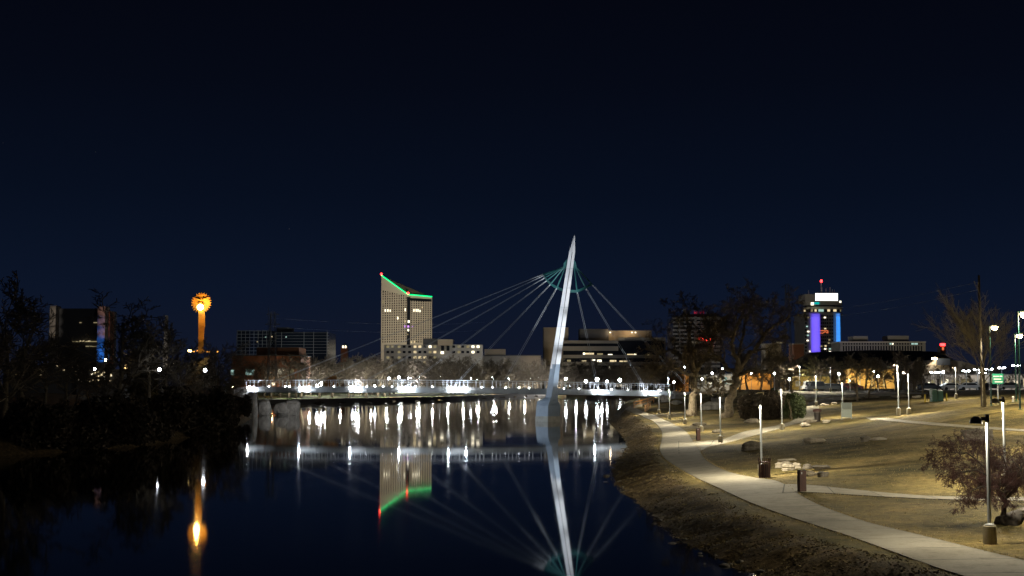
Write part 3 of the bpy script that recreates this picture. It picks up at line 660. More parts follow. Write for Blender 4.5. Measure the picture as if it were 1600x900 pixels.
# ------------------------------------------------------------------ far bank: river wall and shore lamps
wall = MB(); fs = [Vector((p[0],p[1],0)) for p in FARS[2:]] + [Vector((*LEFT[0],0))]
tops = []
for i, p in enumerate(fs):
    d = (fs[min(i+1,len(fs)-1)] - fs[max(i-1,0)]).normalized(); n2_ = Vector((-d.y, d.x, 0))
    if n2_.y > 0: n2_ = -n2_
    q = p + n2_*0.8; w2 = q - n2_*1.0
    tops.append([(q.x,q.y,-0.6),(q.x,q.y,1.62),(w2.x,w2.y,1.62),(w2.x,w2.y,-0.6)])
wall.loft(tops); tag(wall.build('river_wall', M['grey']), 'long low dark concrete river wall along the far shore under the footbridge', 'wall')
FL = [(501,600,560,1.0),(607.5,592,640,0.9),(623,590,700,0.9),(640.5,591,760,1.25),(655,591,780,1.3),(687,589,820,0.7),(722,587,880,0.5),(735,591,820,1.1),(746,592,820,1.0),(769,592,850,1.4),(795,592,880,0.8),(828,592,920,1.0),
      (841,588,930,0.5),(884,592,900,1.0),(915.5,596,860,1.1),(933,593,840,1.25),(948.5,596,860,0.8),(968.5,594,880,1.25),(495,603,540,0.6),(551,604,560,0.5),(586,603,600,0.5),(712,600,760,0.7)]
for px, py, Y, r in FL:
    x = xt(px, Y, py); z0 = max(1.9, Hz(x, Y)) ; zz = zt(py, Y, px)
    o = empty('shore_lamp', 'small white lamp on a thin pole on the far shore seen through the bridge railing', 'street lamp', 'white lamps along the far shore', (x, Y, z0-0.3))
    b = MB(); b.lathe((0,0,0), [(0.12,0),(0.08,0.3),(0.06,zz-z0+0.2)], 6); b.build('pole', M['dark_metal'], o)
    g_ = MB(); rr_ = 0.85*r; g_.lathe((0,0,zz-z0+0.3), [(rr_*0.3,-rr_),(rr_*0.85,-rr_*0.5),(rr_,0),(rr_*0.85,rr_*0.5),(rr_*0.3,rr_)], 8); g_.build('lamp_globe', M['e_far'], o, True)

for px, Y, pw in ((500,556,3000),(560,600,3500),(625,690,5000),(655,740,5500),(700,790,7000),(745,800,8000),(775,840,8000),(820,900,8000),(900,850,6000),(940,820,6000)):
    light('POINT', 'far_tree_fill', (xt(px,Y), Y, 8.5), pw*4.0, (0.95,0.95,1.0), 0.5)  # fill points added apart from the lamps to brighten the far trees
for px in range(436, 880, 24):
    i_ = np.interp(px, [430,500,600,700,780,860,900], [475,503,545,598,738,885,930]); light('POINT', 'far_bank_fill', (xt(px,i_+7), i_+7, 5.5), 2200+ (3800 if px > 590 else 0), (0.98,0.97,0.88), 0.3)  # unseen points added close to the wall to brighten the shore strip

# ------------------------------------------------------------------ buildings
def bld(name, label, Y, px): return empty(name, label, 'building', None, (xt(px, Y), Y, 3.0))
def part(mb, name, m, root, parent=None):
    mb.v = [tuple(Vector(v) - root.location) for v in mb.v]
    o = mb.build(name, M[m], root if parent is None else parent); return o
def bx(px0, px1, py0, py1, Y, dep, z0=None):
    mb = MB(); z1 = zt(py0, Y, (px0+px1)/2); zz = z0 if z0 is not None else zt(py1, Y, (px0+px1)/2); mb.box(xt(px0,Y,py0), xt(px1,Y,py0), Y, Y+dep, zz, z1); return mb
def win(root, px0, px1, py0, py1, Y, m='e_win', name='lit_window', out=0.35, dep=0.25):
    mb = bx(px0, px1, py0, py1, Y-out, dep); return part(mb, name, m, root)
def facade_fill(px, py, Y, dist, power, col=(1,0.86,0.66), size=50, from_px=None, low=8.0):
    t = at_y(px, py, Y); lx = xt(from_px if from_px is not None else px, Y)
    light('SPOT', 'facade_fill_spot', (lx, Y-dist, low), power*FACADE_GAIN, col, 2.0, t, size, 0.9)  # added spot standing in for the city's ambient light on the facade

# 1 wedge-roofed tower
Y = 1350; dY = 16
t = bld('office_tower', 'tall beige office tower with a sloping wedge roof edged in green light', Y, 638)
def P3(px, py, yy): return tuple(at_y(px, py, yy))
A0, A1, A2, A3 = (595.5, Y+dY), (637.5, Y), (675, Y+dY), (655, Y+60)
zl, zc, zr, zb = zt(431, Y+dY), zt(461, Y), zt(464.5, Y+dY), zt(456, Y+60)
w = MB(); base = [(xt(px,yy,500), yy, 3.0) for px, yy in (A0,A1,A2,A3)]; top = [(base[0][0],base[0][1],zl),(base[1][0],base[1][1],zc),(base[2][0],base[2][1],zr),(base[3][0],base[3][1],zb)]
w.loft([base, top]); part(w, 'wall', 'beige', t)
rf = MB(); rf.loft([[(p[0],p[1]+0.6,p[2]-0.8) for p in top],[(p[0],p[1]+0.6,p[2]+0.3) for p in top]]); 
rr2 = part(rf, 'roof', 'roof', t)
for a, b2 in ((0,1),(1,2)):
    pa, pb = Vector(top[a]), Vector(top[b2]); off = Vector((0,-0.9,0.6)); lb = MB(); lb.tube([pa+off, pb+off], 0.48, 6); part(lb, 'roof_light', 'e_green', t)
for q in (top[0], top[1]):
    lb = MB(); lb.lathe((q[0],q[1]-1,q[2]+1.8), [(0.3,-1.2),(1.1,-0.5),(1.1,0.5),(0.3,1.2)], 8); part(lb, 'beacon', 'e_red', t)
def facade_cols(pa, pb, n, k0, k1, ztop_f, zbot, rows, mname, root, wfrac=0.42):
    pa, pb = Vector(pa), Vector(pb); d = pb - pa; nrm = Vector((d.y, -d.x, 0)).normalized()
    if nrm.y > 0: nrm = -nrm
    cols = []
    for i in range(n):
        f = k0 + (k1-k0)*(i+0.5)/n; c_ = pa + d*f; hw = d*((k1-k0)/n*wfrac/1.0*0.5); zt_ = ztop_f(f); mb = MB()
        nr = max(1, int(rows*(zt_-zbot)/(ztop_f(0.5)-zbot)))
        a, b_ = c_-hw+nrm*0.15, c_+hw+nrm*0.15; mb.poly([(a.x,a.y,zbot),(b_.x,b_.y,zbot),(b_.x,b_.y,zt_),(a.x,a.y,zt_)])
        part(mb, 'window_column', mname, root); cols.append(c_)
    fl_h = (ztop_f(0.5)-zbot)/rows
    for j in range(rows+4):
        z0 = zbot + fl_h*j; z1 = z0 + fl_h*0.38; kk = k1
        while kk > k0+0.05 and min(ztop_f(k0+0.05), ztop_f(kk)) < z1 - 0.2 and ztop_f(kk) < z1: kk -= 0.03
        if kk <= k0+0.1: continue
        a, b_ = pa + d*k0 + nrm*0.3, pa + d*kk + nrm*0.3; mb = MB(); mb.poly([(a.x,a.y,z0),(b_.x,b_.y,z0),(b_.x,b_.y,z1),(a.x,a.y,z1)]); part(mb, 'floor_band', 'beige', root)
    return cols
zb0 = zt(536, Y)
facade_cols(base[0], base[1], 11, 0.03, 0.97, lambda f: zt(451.5, Y)*(1-f)+zt(462.5, Y)*f, zb0, 21, 'glass', t)
facade_cols(base[1], base[2], 9, 0.10, 0.98, lambda f: zt(467.5, Y)*(1-f)+zt(471, Y)*f, zb0, 20, 'glass', t)
sl = MB(); cxx = base[1][0]; sl.box(cxx-1.1, cxx+2.2, Y-0.5, Y+1.6, 8, zc-2); part(sl, 'corner_glazing', 'glass', t)
tb = MB(); pa, pb = Vector(base[1]), Vector(base[2]); 
for f0, f1 in ((0.08,0.98),):
    a, b_ = pa.lerp(pb,f0), pa.lerp(pb,f1); tb.poly([(a.x,a.y-0.3,zr-4.3),(b_.x,b_.y-0.3,zr-4.6),(b_.x,b_.y-0.3,zr-2.0),(a.x,a.y-0.3,zr-1.7)])
part(tb, 'parapet_recess', 'glass', t)
for px, py, hw, hh, m in ((602,485,0.9,1.9,'e_win2'),(606,485,0.8,1.9,'e_win2'),(609.6,485.5,0.7,1.7,'e_win2'),(598.7,472,0.8,2.4,'e_dim'),(633.2,484,0.8,2.2,'e_win2'),(638.7,484.3,1.5,1.6,'e_win2'),(638.7,478.3,1.4,1.2,'e_win'),
                          (646.8,485,0.8,2.0,'e_win2'),(650.4,485,0.8,2.0,'e_win2'),(653.2,485,0.8,2.0,'e_win2'),(656.3,486,0.8,1.7,'e_win2'),(659.6,480.3,0.8,0.9,'e_win'),(621.5,497,0.9,2.1,'e_win2'),(633,502,0.7,1.6,'e_win'),
                          (638.6,502.5,1.5,2.0,'e_win2'),(625,502,0.6,1.0,'e_dim'),(649.8,502,0.6,1.0,'e_dim'),(655,497.5,0.7,1.2,'e_dim'),(632.6,510,0.8,1.6,'e_purple'),(638,510.2,1.5,1.7,'e_purple'),(644.5,510,0.8,0.9,'e_purple'),(638,515.8,1.2,1.8,'e_win2'),(637,522.5,0.9,1.2,'e_dim'),
                          (642.7,534.5,0.8,1.5,'e_win'),(647.5,534,0.8,1.5,'e_win'),(652,534,0.8,1.5,'e_dim')):
    yy = Y + dY*abs(px-637.5)/42.0 if px < 637.5 else Y + dY*(px-637.5)/37.5
    win(t, px-hw, px+hw, py-hh, py+hh, yy, m, out=1.0)
facade_fill(617, 490, Y, 260, 1.1e6, (1,0.88,0.70), 34, 560)
facade_fill(656, 500, Y, 260, 1.0e6, (1,0.88,0.70), 34, 720)

# 2 low block with lit windows
Y = 950
t = bld('apartment_block', 'long low grey block with rows of small lit windows below the wedge tower', Y, 690)
part(bx(600,754,538.5,600,Y,22,3.0), 'wall', 'grey', t); part(bx(684,707,531,540,Y-2,20), 'stair_block', 'tan', t); part(bx(661,684,529,539,Y+4,14), 'roof_plant', 'dkgrey', t); part(bx(683,708,530.2,531.6,Y-3,22), 'cornice', 'tan', t)
for px in (691.5,700): part(bx(px-2.4,px+2.4,540,548,Y-2.6,0.5), 'window', 'glass', t)
rw = random.Random(3)
for row, py in enumerate((541.5,550,558.5,566.5)):
    for px in (606,613,623.5,631.5,640,648.5,656,664,672,679.5,709,717,723,731,739,747):
        u = rw.random(); bright = (px,row) in ((672,0),(739,0),(747,0),(739,1),(691,1))
        if row > 1 and px > 700: continue
        m = 'e_win2' if bright else ('e_win' if u < 0.22 else ('e_dim' if u < 0.55 else 'glass'))
        win(t, px-2.2, px+2.2, py-1.7, py+1.9, Y, m, 'window' if m == 'glass' else 'lit_window')
win(t, 688.5, 693.5, 549, 553, Y-2.2, 'e_win2')
facade_fill(675, 545, Y, 130, 6e4, (1,0.86,0.64), 60)
# 3 low flat building
Y = 1010
t = bld('flat_roof_building', 'low flat roofed dim building between the lit block and the mast', Y, 790)
part(bx(752,845,556,600,Y,20,3.0), 'wall', 'grey', t); part(bx(757,790,545.5,557,Y+3,14), 'upper_storey', 'tan', t); part(bx(751,846,554.8,556.2,Y-1,22), 'roof_edge', 'dkgrey', t)
facade_fill(790, 555, Y, 110, 0.9e4, (1,0.8,0.55), 70)
# 4 little spired tower
Y = 1100
t = bld('bell_tower', 'small dark tower with a white lit belfry beyond the far trees', Y, 538)
part(bx(532.5,543,544,600,Y,6,3.0), 'wall', 'brick', t)
part(bx(534,542,540.5,544.2,Y+0.5,5), 'belfry', 'tan', t)
for px in (536,540): win(t, px-1.1, px+1.1, 539.8, 543.8, Y, 'e_win2', 'belfry_light')
rf = MB(); z = zt(540.6,Y); c_ = (xt(538,Y), Y+3, z); rf.lathe(c_, [(2.6,0),(0.1,2.6)], 4); part(rf, 'roof', 'roof', t)
facade_fill(538, 548, Y, 60, 1.0e4, (1,0.6,0.35), 40)
# 5 dark gridded office block
Y = 620
t = bld('dark_office_block', 'dark wide office block with a pale grid of glazing bars behind the pylon', Y, 440)
part(bx(370,424,516.5,600,Y,30,3.0), 'wall', 'glass_blue', t); part(bx(424,511.5,518.5,600,Y+6,30,3.0), 'wall', 'glass_blue', t); part(bx(432,452,511.5,519,Y+12,14), 'roof_plant', 'dkgrey', t)
gr = MB()
for k in range(9): px = 370.4 + k*6.6; gr.v_ = None; x_ = xt(px,Y,540); gr.box(x_-0.09,x_+0.09,Y-0.35,Y-0.1,5,zt(516.5,Y))
for py in np.arange(517, 556, 5.2): z = zt(py,Y); gr.box(xt(370,Y),xt(424,Y),Y-0.42,Y-0.36,z-0.12,z+0.12)
part(gr, 'glazing_grid', 'mullion', t)
gr = MB()
for px in (440,475,490,511): x_ = xt(px,Y+6,540); gr.box(x_-0.10,x_+0.10,Y+5.65,Y+5.9,5,zt(518.5,Y+6))
for py in np.arange(520, 556, 4.6): z = zt(py,Y+6); gr.box(xt(424.5,Y),xt(511,Y),Y+5.55,Y+5.64,z-0.06,z+0.06)
part(gr, 'glazing_grid', 'mullion', t)
for px, py, m in ((402,534,'e_dim'),(415,527,'e_cool'),(447,526.5,'e_cool'),(425,526,'e_win')): win(t, px-1, px+1, py-0.8, py+0.8, Y, m)
facade_fill(400, 530, Y, 90, 1.6e4, (0.8,0.9,1.0), 70)
# 6 brick gallery
Y = 530
t = bld('brick_gallery', 'low orange brick building with lit windows behind the left end of the footbridge', Y, 425)
part(bx(362,470,556,604,Y,25,3.8), 'wall', 'brick', t); part(bx(401,467,543,557,Y+4,18), 'upper_block', 'brick', t)
part(bx(361,471,554.8,556.2,Y-0.5,26), 'roof_edge', 'dkgrey', t)
for px0,px1,py0,py1,m in ((433.5,437,577,585,'e_win2'),(438,443.5,576,585.5,'e_win2'),(384,397,577,586,'e_cool'),(360.5,366.5,578,586,'e_cool'),(452,459,577,584,'e_dim')): win(t, px0,px1,py0,py1,Y,m)
part(bx(417,432,587.5,602,Y-0.7,0.5), 'entrance_panel', 'stucco', t)
win(t, 423, 430, 598, 602, Y-0.5, 'e_win2', 'door_light')
light('POINT', 'wall_lamp', (xt(428,Y), Y-4, 6.5), 500, (1,0.55,0.2), 0.3)
light('POINT', 'wall_lamp', (xt(405,Y), Y-5, 7.0), 200, (1,0.6,0.25), 0.3)
light('SPOT', 'roof_flood', (xt(434,Y), Y+0.5, 16.5), 1200, (1,0.5,0.25), 1.0, at_y(434,549,Y+4), 120, 0.9)
# 7 civic complex
Y = 1060
t = bld('civic_building', 'large stepped concrete civic building with long window bands behind the mast', Y, 950)
part(bx(849.5,888,511.5,600,Y+14,24,3.0), 'tower_block', 'tan', t)
part(bx(906,951,514,540,Y+18,24,3.0), 'tower_block', 'dkgrey', t)
part(bx(950,1018,516.5,545,Y+22,24,3.0), 'upper_block', 'tan', t)
part(bx(966,976,527.5,546,Y+4,12), 'stair_shaft', 'beige', t)
part(bx(976,1040,527.2,600,Y+6,26,3.0), 'wall', 'grey', t)
st = [(880,966,532,536.5),(878,966,541,548),(876,1030,554.5,559.5),(876,1040,565.5,571),(876,1040,577,600)]
for i, (a, b_, y0, y1) in enumerate(st):
    part(bx(a,b_,y0,y1,Y - 1.2 + 0.0*i,20), 'storey_band', 'grey', t)
part(bx(880,1038,533,600,Y+0.6,22,3.0), 'window_band', 'glass', t)
for px0,px1,py0,py1,m in ((912,928,551.3,554,'e_win'),(911,914,551,554.2,'e_win2'),(950,957,553.3,556,'e_win2'),(980,995,553,556,'e_win'),(991,994,552.6,556.2,'e_win2'),(1012,1016,554,556,'e_win'),(956,962,541,543.5,'e_dim'),(909,916,563,565.5,'e_win'),(925,930,561.5,563.5,'e_win2'),(933,940,562,566,'e_win2'),
                          (953,963,562.6,565.5,'e_win'),(968,980,563.5,567,'e_win'),(951,953.6,572,577,'e_win2'),(944,951,584,589,'e_win2'),(886,892,562,565,'e_dim'),(891,898,574,576,'e_dim'),(933,942,552,554.5,'e_dim'),(909,911,574,577,'e_dim')):
    win(t, px0,px1,py0,py1,Y-0.2,m)
for px in (953.5,987.5,993): win(t, px-1.1, px+1.1, 518.4, 520.4, Y+21.5, 'e_win2', 'wall_lamp')
light('POINT', 'wall_lamp', (xt(987,Y), Y+16, zt(519,Y)), 1500, (1,0.72,0.42), 0.5); light('POINT', 'wall_lamp', (xt(955,Y), Y+16, zt(519,Y)), 700, (1,0.72,0.42), 0.5)
facade_fill(868, 550, Y, 110, 4.0e4, (1,0.72,0.42), 45, 830); facade_fill(900, 560, Y, 110, 3.5e4, (1,0.9,0.62), 30, 880); facade_fill(990, 560, Y, 120, 1.8e4, (1,0.88,0.66), 60)
facade_fill(971, 536, Y, 60, 1.2e4, (1,0.86,0.60), 16, 965, 20)
# 8 banded office with red lettering
Y = 620
t = bld('banded_office', 'mid rise banded office with a red lit sign seen through the left big tree', Y, 1092)
part(bx(1052,1127,495,600,Y,26,3.0), 'wall', 'glass', t); part(bx(1066,1122,490.5,496,Y+3,18), 'roof_plant', 'dkgrey', t)
for k, py in enumerate(np.arange(495.5, 575, 6.2)):
    part(bx(1051.6,1087,py,py+3.2,Y-0.5,1), 'floor_band', 'grey', t); part(bx(1087.2,1125.5,py,py+4.0,Y-0.7,1), 'floor_band', 'grey', t)
part(bx(1085,1088.4,494,600,Y-1.1,1.4), 'pier', 'grey', t); part(bx(1061.5,1062.8,494,600,Y-0.9,0.8), 'pier', 'grey', t)
ds = MB(); c_ = at_y(1069, 485, Y+3); ds.lathe((c_.x,c_.y,c_.z), [(0.05,-0.7),(0.6,-0.4),(0.75,0.1),(0.5,0.6),(0.1,0.75)], 10); ds.tube([(c_.x,c_.y,c_.z-0.6),(c_.x,c_.y,zt(491,Y+3))], 0.12, 6); part(ds, 'roof_dome', 'white', t)
part(bx(1091,1114,525.5,533.5,Y-1.6,0.5), 'sign_board', 'black', t)
def text(body, root, name, m, px0, px1, py0, py1, Y_):
    cu = bpy.data.curves.new(name, 'FONT'); cu.body = body; cu.size = 1; cu.extrude = 0.03; o = bpy.data.objects.new(name, cu); COL.objects.link(o); bpy.context.view_layer.update()
    w_, h_ = max(o.dimensions.x, 1e-3), max(o.dimensions.y, 1e-3); x0, x1, z0, z1 = xt(px0,Y_,py0), xt(px1,Y_,py0), zt(py1,Y_,px0), zt(py0,Y_,px0)
    me_ = bpy.data.meshes.new_from_object(o.evaluated_get(bpy.context.evaluated_depsgraph_get())); bpy.data.objects.remove(o)
    xs_ = [v.co.x for v in me_.vertices]; ys_ = [v.co.y for v in me_.vertices]; a, c2_ = min(xs_), min(ys_); sx, sy = (x1-x0)/(max(xs_)-a), (z1-z0)/(max(ys_)-c2_)
    for v in me_.vertices: v.co = Vector((x0+(v.co.x-a)*sx, Y_-v.co.z*4, z0+(v.co.y-c2_)*sy)) - root.location
    me_.materials.clear(); me_.materials.append(m); q = bpy.data.objects.new(name, me_); COL.objects.link(q); q.parent = root; return q
text('Novatie', t, 'sign_lettering', M['e_redsign'], 1092, 1112, 526.5, 532.8, Y-2.0)
text('ic vii', t, 'roof_lettering', M['e_redim'], 1084.5, 1100, 486, 490, Y+2)
win(t, 1084, 1087, 532.5, 536, Y-1.2, 'e_win2')
facade_fill(1090, 515, Y, 70, 2.2e4, (0.95,0.95,1.0), 60, 1080)
# 9 hotel tower with coloured piers
Y = 1000
t = bld('hotel_tower', 'tall hotel tower with purple and blue lit piers and a blank white screen on top', Y, 1284)
part(bx(1256,1313,489,600,Y,34,3.0), 'wall', 'grey', t)
cr_ = MB(); c_ = at_y(1284,480,Y+17); rad = (xt(1315.5,Y)-xt(1252.5,Y))/2
def drum(py0, py1, f_, m, name):
    mb = MB(); z0, z1 = zt(py1,Y), zt(py0,Y); n = 32; mb.lathe((c_.x,c_.y-2,z0), [(rad*f_,0),(rad*f_,z1-z0)], n); mb.v = [(v[0], c_.y-2+(v[1]-c_.y+2)*0.72, v[2]) for v in mb.v]; return part(mb, name, m, t)
drum(487.5,491,1.0,'beige','crown_ring'); drum(482.5,487.5,0.95,'glass','crown_glazing'); drum(478.5,482.5,1.0,'beige','crown_ring'); drum(476,478.5,0.93,'glass','crown_glazing'); drum(471.5,476,0.99,'grey','crown_ring')
yf = c_.y - 2 - rad*0.72
for px0,px1,m in ((1256,1259,'e_win'),(1267,1270,'e_dim'),(1273,1276,'e_win'),(1279,1287,'e_cool'),(1293,1297,'e_win'),(1299,1307,'e_win'),(1311,1314,'e_dim')): 
    k = (px0+px1)/2; f_ = (k-1284)/31.5; yy = c_.y-2 - rad*0.72*0.97*math.sqrt(max(0,1-f_*f_)); win(t, px0,px1,483.2,486.8,yy,m, out=0.9, dep=0.5)
part(bx(1258,1309.5,459.5,472,Y+2,24), 'roof_block', 'beige', t)
part(bx(1273.6,1309.4,457.9,470.2,Y-0.6,2.0), 'screen_housing', 'dkgrey', t)
mb = MB(); mb.poly([at_y(1274,469.8,Y-0.65),at_y(1309,469.8,Y-0.65),at_y(1309,458.3,Y-0.65),at_y(1274,458.3,Y-0.65)]); part(mb, 'screen', 'e_screen', t)
part(bx(1272.5,1280,472.2,475.2,yf-0.7,0.6), 'teal_sign', 'e_teal', t); win(t,1267,1271.5,472.5,477,yf-0.4,'e_win2'); win(t,1311.5,1314.5,470,473,Y-1,'e_win2')
for px, top in ((1283.3,440),(1284.5,449),(1290.8,450),(1297,448.5),(1300.5,452),(1303.5,452.5),(1263.5,453),(1278,456)):
    mb = MB(); a, b_ = at_y(px,459.5,Y+6), at_y(px,top,Y+6); mb.tube([a,b_], 0.28 if px != 1283.3 else 0.35, 5); part(mb, 'antenna', 'white', t)
mb = MB(); q = at_y(1283.3,439,Y+6); mb.lathe(tuple(q), [(0.3,-1.2),(0.9,-0.6),(0.9,0.6),(0.3,1.0)], 8); part(mb, 'beacon', 'e_red', t)
part(bx(1266,1281,490,551,Y-2.2,2.0,3.0), 'pier', 'white', t); part(bx(1306,1312.3,490,551,Y-2.2,2.0,3.0), 'pier', 'white', t)
for k, py in enumerate(np.arange(494, 552, 5.4)):
    for px in (1283.5,1286.5,1289.5,1293,1297,1300.5): 
        u = rw.random(); win(t, px-1.1,px+1.1,py-1.4,py+1.4,Y,'glass','window',0.2)
    win(t, 1258,1260.5,py-1.4,py+1.4,Y,'glass','window',0.2)
for px,py,m in ((1263,496,'e_dim'),(1261,510,'e_cool'),(1263,518,'e_win2'),(1262,532,'e_win2'),(1262.5,524,'e_cool'),(1289,496,'e_win2'),(1289.5,513.5,'e_win'),(1290,540.5,'e_win'),(1289.5,545,'e_win2'),(1297,545,'e_cool'),(1297,549.5,'e_win2'),(1296,531,'e_dim'),(1266,549,'e_win2'),(1283.5,541,'e_dim'),(1295,536,'e_dim')): win(t, px-1.5,px+1.5,py-1.0,py+1.0,Y,m,out=0.5)
mb = MB(); 
for a,b_ in (((1281,516.5),(1293.5,516.5)),((1293.5,516.5),(1293.5,520.5)),((1293.5,520.5),(1289,518)),((1289,518),(1286,520.5)),((1286,520.5),(1281,520.5)),((1281,520.5),(1281,516.5))): mb.tube([at_y(*a,Y-0.8),at_y(*b_,Y-0.8)],0.28,5)
part(mb, 'orange_sign', 'e_orange', t)
for px, col, pw in ((1273.5,(0.15,0.085,1.0),0.9),(1309,(0.03,0.28,1.0),1.1)):
    for py in range(494,553,7): light('SPOT', 'pier_light', (xt(px,Y), Y-70, zt(py,Y)-2), 1.5e5*pw, col, 0.5, at_y(px,py,Y), 9 if px < 1300 else 6.5, 1.0)
facade_fill(1290, 485, Y, 120, 8e4, (1,0.95,0.85), 40, 1300); 
# 10 long stone office
Y = 900
t = bld('long_stone_office', 'long pale stone building with a row of top windows right of the hotel tower', Y, 1380)
part(bx(1313,1446,535,600,Y,26,3.0), 'wall', 'grey', t); part(bx(1312,1447,533.5,535.3,Y-1,28), 'cornice', 'beige', t)
part(bx(1333,1356,525,534,Y+6,14), 'roof_plant', 'grey', t); part(bx(1387,1420,524.5,534,Y+6,14), 'roof_plant', 'grey', t)
for px in np.arange(1318,1443,4.2): win(t, px-1.1, px+1.1, 536, 538.5, Y, 'glass', 'window', 0.2)
for px in np.arange(1318,1443,4.2): win(t, px-1.0, px+1.0, 540.5, 560, Y, 'glass', 'window', 0.2)
for px0,px1,m in ((1390,1393,'e_cool'),(1394,1396,'e_win2'),(1424,1428,'e_cool'),(1429,1434,'e_cool')): win(t, px0,px1,536,538.4,Y,m)
facade_fill(1395, 545, Y, 120, 9e4, (1,0.9,0.72), 70, 1400); facade_fill(1335, 545, Y, 80, 1.6e4, (0.4,0.4,1.0), 40, 1330)
# 11 round hall with low dome
Y = 430
cx_, cyc, rh = xt(1365,Y+50), Y+50, 33.0
t = empty('round_hall', 'wide round hall with dark shallow dome and yellow lit wall behind park trees', 'building', None, (cx_,cyc,5.0))
mb = MB(); z1 = zt(572,Y); mb.lathe((0,0,0), [(rh,-0.5),(rh,z1-5.0)], 64); mb.build('wall', M['stucco'], t)
mb = MB(); zr_ = z1-5.0; mb.lathe((0,0,zr_), [(rh+2.0,-0.6),(rh+2.2,0.2),(rh*0.86,2.2),(rh*0.70,5.2),(rh*0.66,5.6),(0.4,6.4)], 64); mb.build('roof', M['roof'], t)
for k in range(28):
    a = math.pi + math.pi*(k+0.5)/28; c0 = ((rh+1.0)*math.cos(a), (rh+1.0)*math.sin(a)); p = MB(); p.lathe((c0[0],c0[1],-0.5), [(0.22,0),(0.22,zr_)], 8); p.build('column', M['beige'], t)
for k, px in enumerate((1322,1345,1378,1393,1418)):
    f_ = (xt(px,Y)-cx_)/rh; yy = cyc - rh*math.sqrt(max(0.02,1-f_*f_)); mb = MB(); x_ = xt(px,yy)-cx_; mb.box(x_-1.5,x_+1.5,yy-cyc-0.4,yy-cyc-0.1,0.2,3.0); mb.build('lit_doorway', M['e_win2' if k in (2,) else 'e_win'], t)
for px in (1300,1330,1360,1392,1420,1440):
    f_ = (xt(px,Y)-cx_)/rh; yy = cyc - rh*math.sqrt(max(0.02,1-f_*f_)) - 5; light('POINT', 'hall_light', (xt(px,yy), yy, 8.2), 950, (1,0.80,0.38), 0.3)
# 12 orange floodlit wall
Y = 330
t = bld('orange_lit_building', 'low building with an orange floodlit wall behind the big right tree', Y, 1180)
part(bx(1150,1207,583,606,Y,14,4.0), 'wall', 'stucco', t); part(bx(1149,1208,581.8,583.3,Y-0.5,15), 'roof_edge', 'dkgrey', t)
for px in (1163,1180,1197): light('POINT', 'wall_light', (xt(px,Y), Y-2.5, zt(584,Y)), 420, (1,0.55,0.16), 0.2)
t = bld('orange_side_building', 'small orange lit facade behind the left big tree trunk', 340, 1062)
part(bx(1053,1076,585,606,340,10,3.5), 'wall', 'stucco', t); part(bx(1052,1077,583.8,585.3,339.5,11), 'roof_edge', 'dkgrey', t)
light('POINT', 'wall_light', (xt(1062,340), 337, 8), 330, (1,0.55,0.2), 0.2)
# 13 lit shop fronts between the trunks and behind the car park
t = bld('lit_arcade', 'row of white lit shop fronts between the two big tree trunks', 330, 1110)
part(bx(1090,1150,586,606,330,12,4.0), 'wall', 'grey', t); part(bx(1089,1151,584.6,586.3,329.5,13), 'roof_edge', 'dkgrey', t)
for px, m in ((1096,'e_win'),(1103,'e_dim'),(1110,'e_win2'),(1118,'e_dim'),(1126,'e_win'),(1134,'e_cool'),(1143,'e_dim')): win(t, px-1.6, px+1.6, 589, 600, 330, m)
for px in (1100,1120,1138): light('POINT', 'wall_light', (xt(px,330), 326, 8.2), 420, (0.95,0.95,0.85), 0.2)  # points added to brighten the dim shop fronts
t = bld('long_car_park_front', 'long low pale building front lit behind the car park lamps', 330, 1530)
part(bx(1440,1640,586,610,330,14,5.0), 'wall', 'grey', t); part(bx(1439,1641,584.5,586.3,329.5,15), 'roof_edge', 'dkgrey', t)
rw2 = random.Random(8); px = 1443
while px < 1625:
    w_ = rw2.uniform(2,7); u = rw2.random(); m = 'e_win2' if u < 0.25 else ('e_win' if u < 0.45 else ('e_dim' if u < 0.7 else 'glass')); win(t, px, px+w_, 594+rw2.uniform(-3,3), 605, 330, m, 'lit_window' if m != 'glass' else 'window'); px += w_+rw2.uniform(1.5,6)
for px in (1455,1500,1545,1590): light('POINT', 'front_light', (xt(px,330), 322, 8.5), 1500, (1.0,0.93,0.86), 0.3)
t = bld('low_lit_building', 'green yellow lit entrance building behind the parked van', 300, 1265)
part(bx(1236,1296,588,606,300,10,5.0), 'wall', 'stucco', t); part(bx(1235,1297,586.5,588.3,299.5,11), 'roof_edge', 'dkgrey', t)
for px, m in ((1246,'e_dim'),(1262,'e_win2'),(1280,'e_win')): win(t, px-3, px+3, 595, 604, 300, m)
for px in (1248,1282): light('POINT', 'wall_light', (xt(px,300), 296, 8.5), 330, (0.9,0.9,0.4), 0.2)
# 14 arched roof at right
t = bld('arched_roof_hall', 'pale curved low roof of a hall beyond the car park', 380, 1500)
mb = MB(); y0 = 380; pr = []
for px, py in ((1440,585),(1447,572),(1462,563),(1480,561),(1505,565),(1530,572),(1550,580),(1556,586)): q = at_y(px,py,y0); pr.append((q.x, q.z))
mb.loft([[(x_,y0,z) for x_, z in pr], [(x_,y0+30,z) for x_, z in pr]]); part(mb, 'roof', 'grey', t)
part(bx(1441,1556,584,606,381,28,5.0), 'wall', 'grey', t); part(bx(1464,1485,560,570.5,378.5,0.6), 'banner_sign', 'roof', t)
mb = MB(); q = at_y(1460,560.3,379); mb.lathe(tuple(q), [(0.1,-0.3),(0.75,-0.15),(0.75,0.15),(0.1,0.3)], 10); part(mb, 'roof_lamp', 'e_sodium', t)
light('POINT', 'roof_light', (q.x, 376, q.z), 900, (1,0.9,0.75), 0.3)
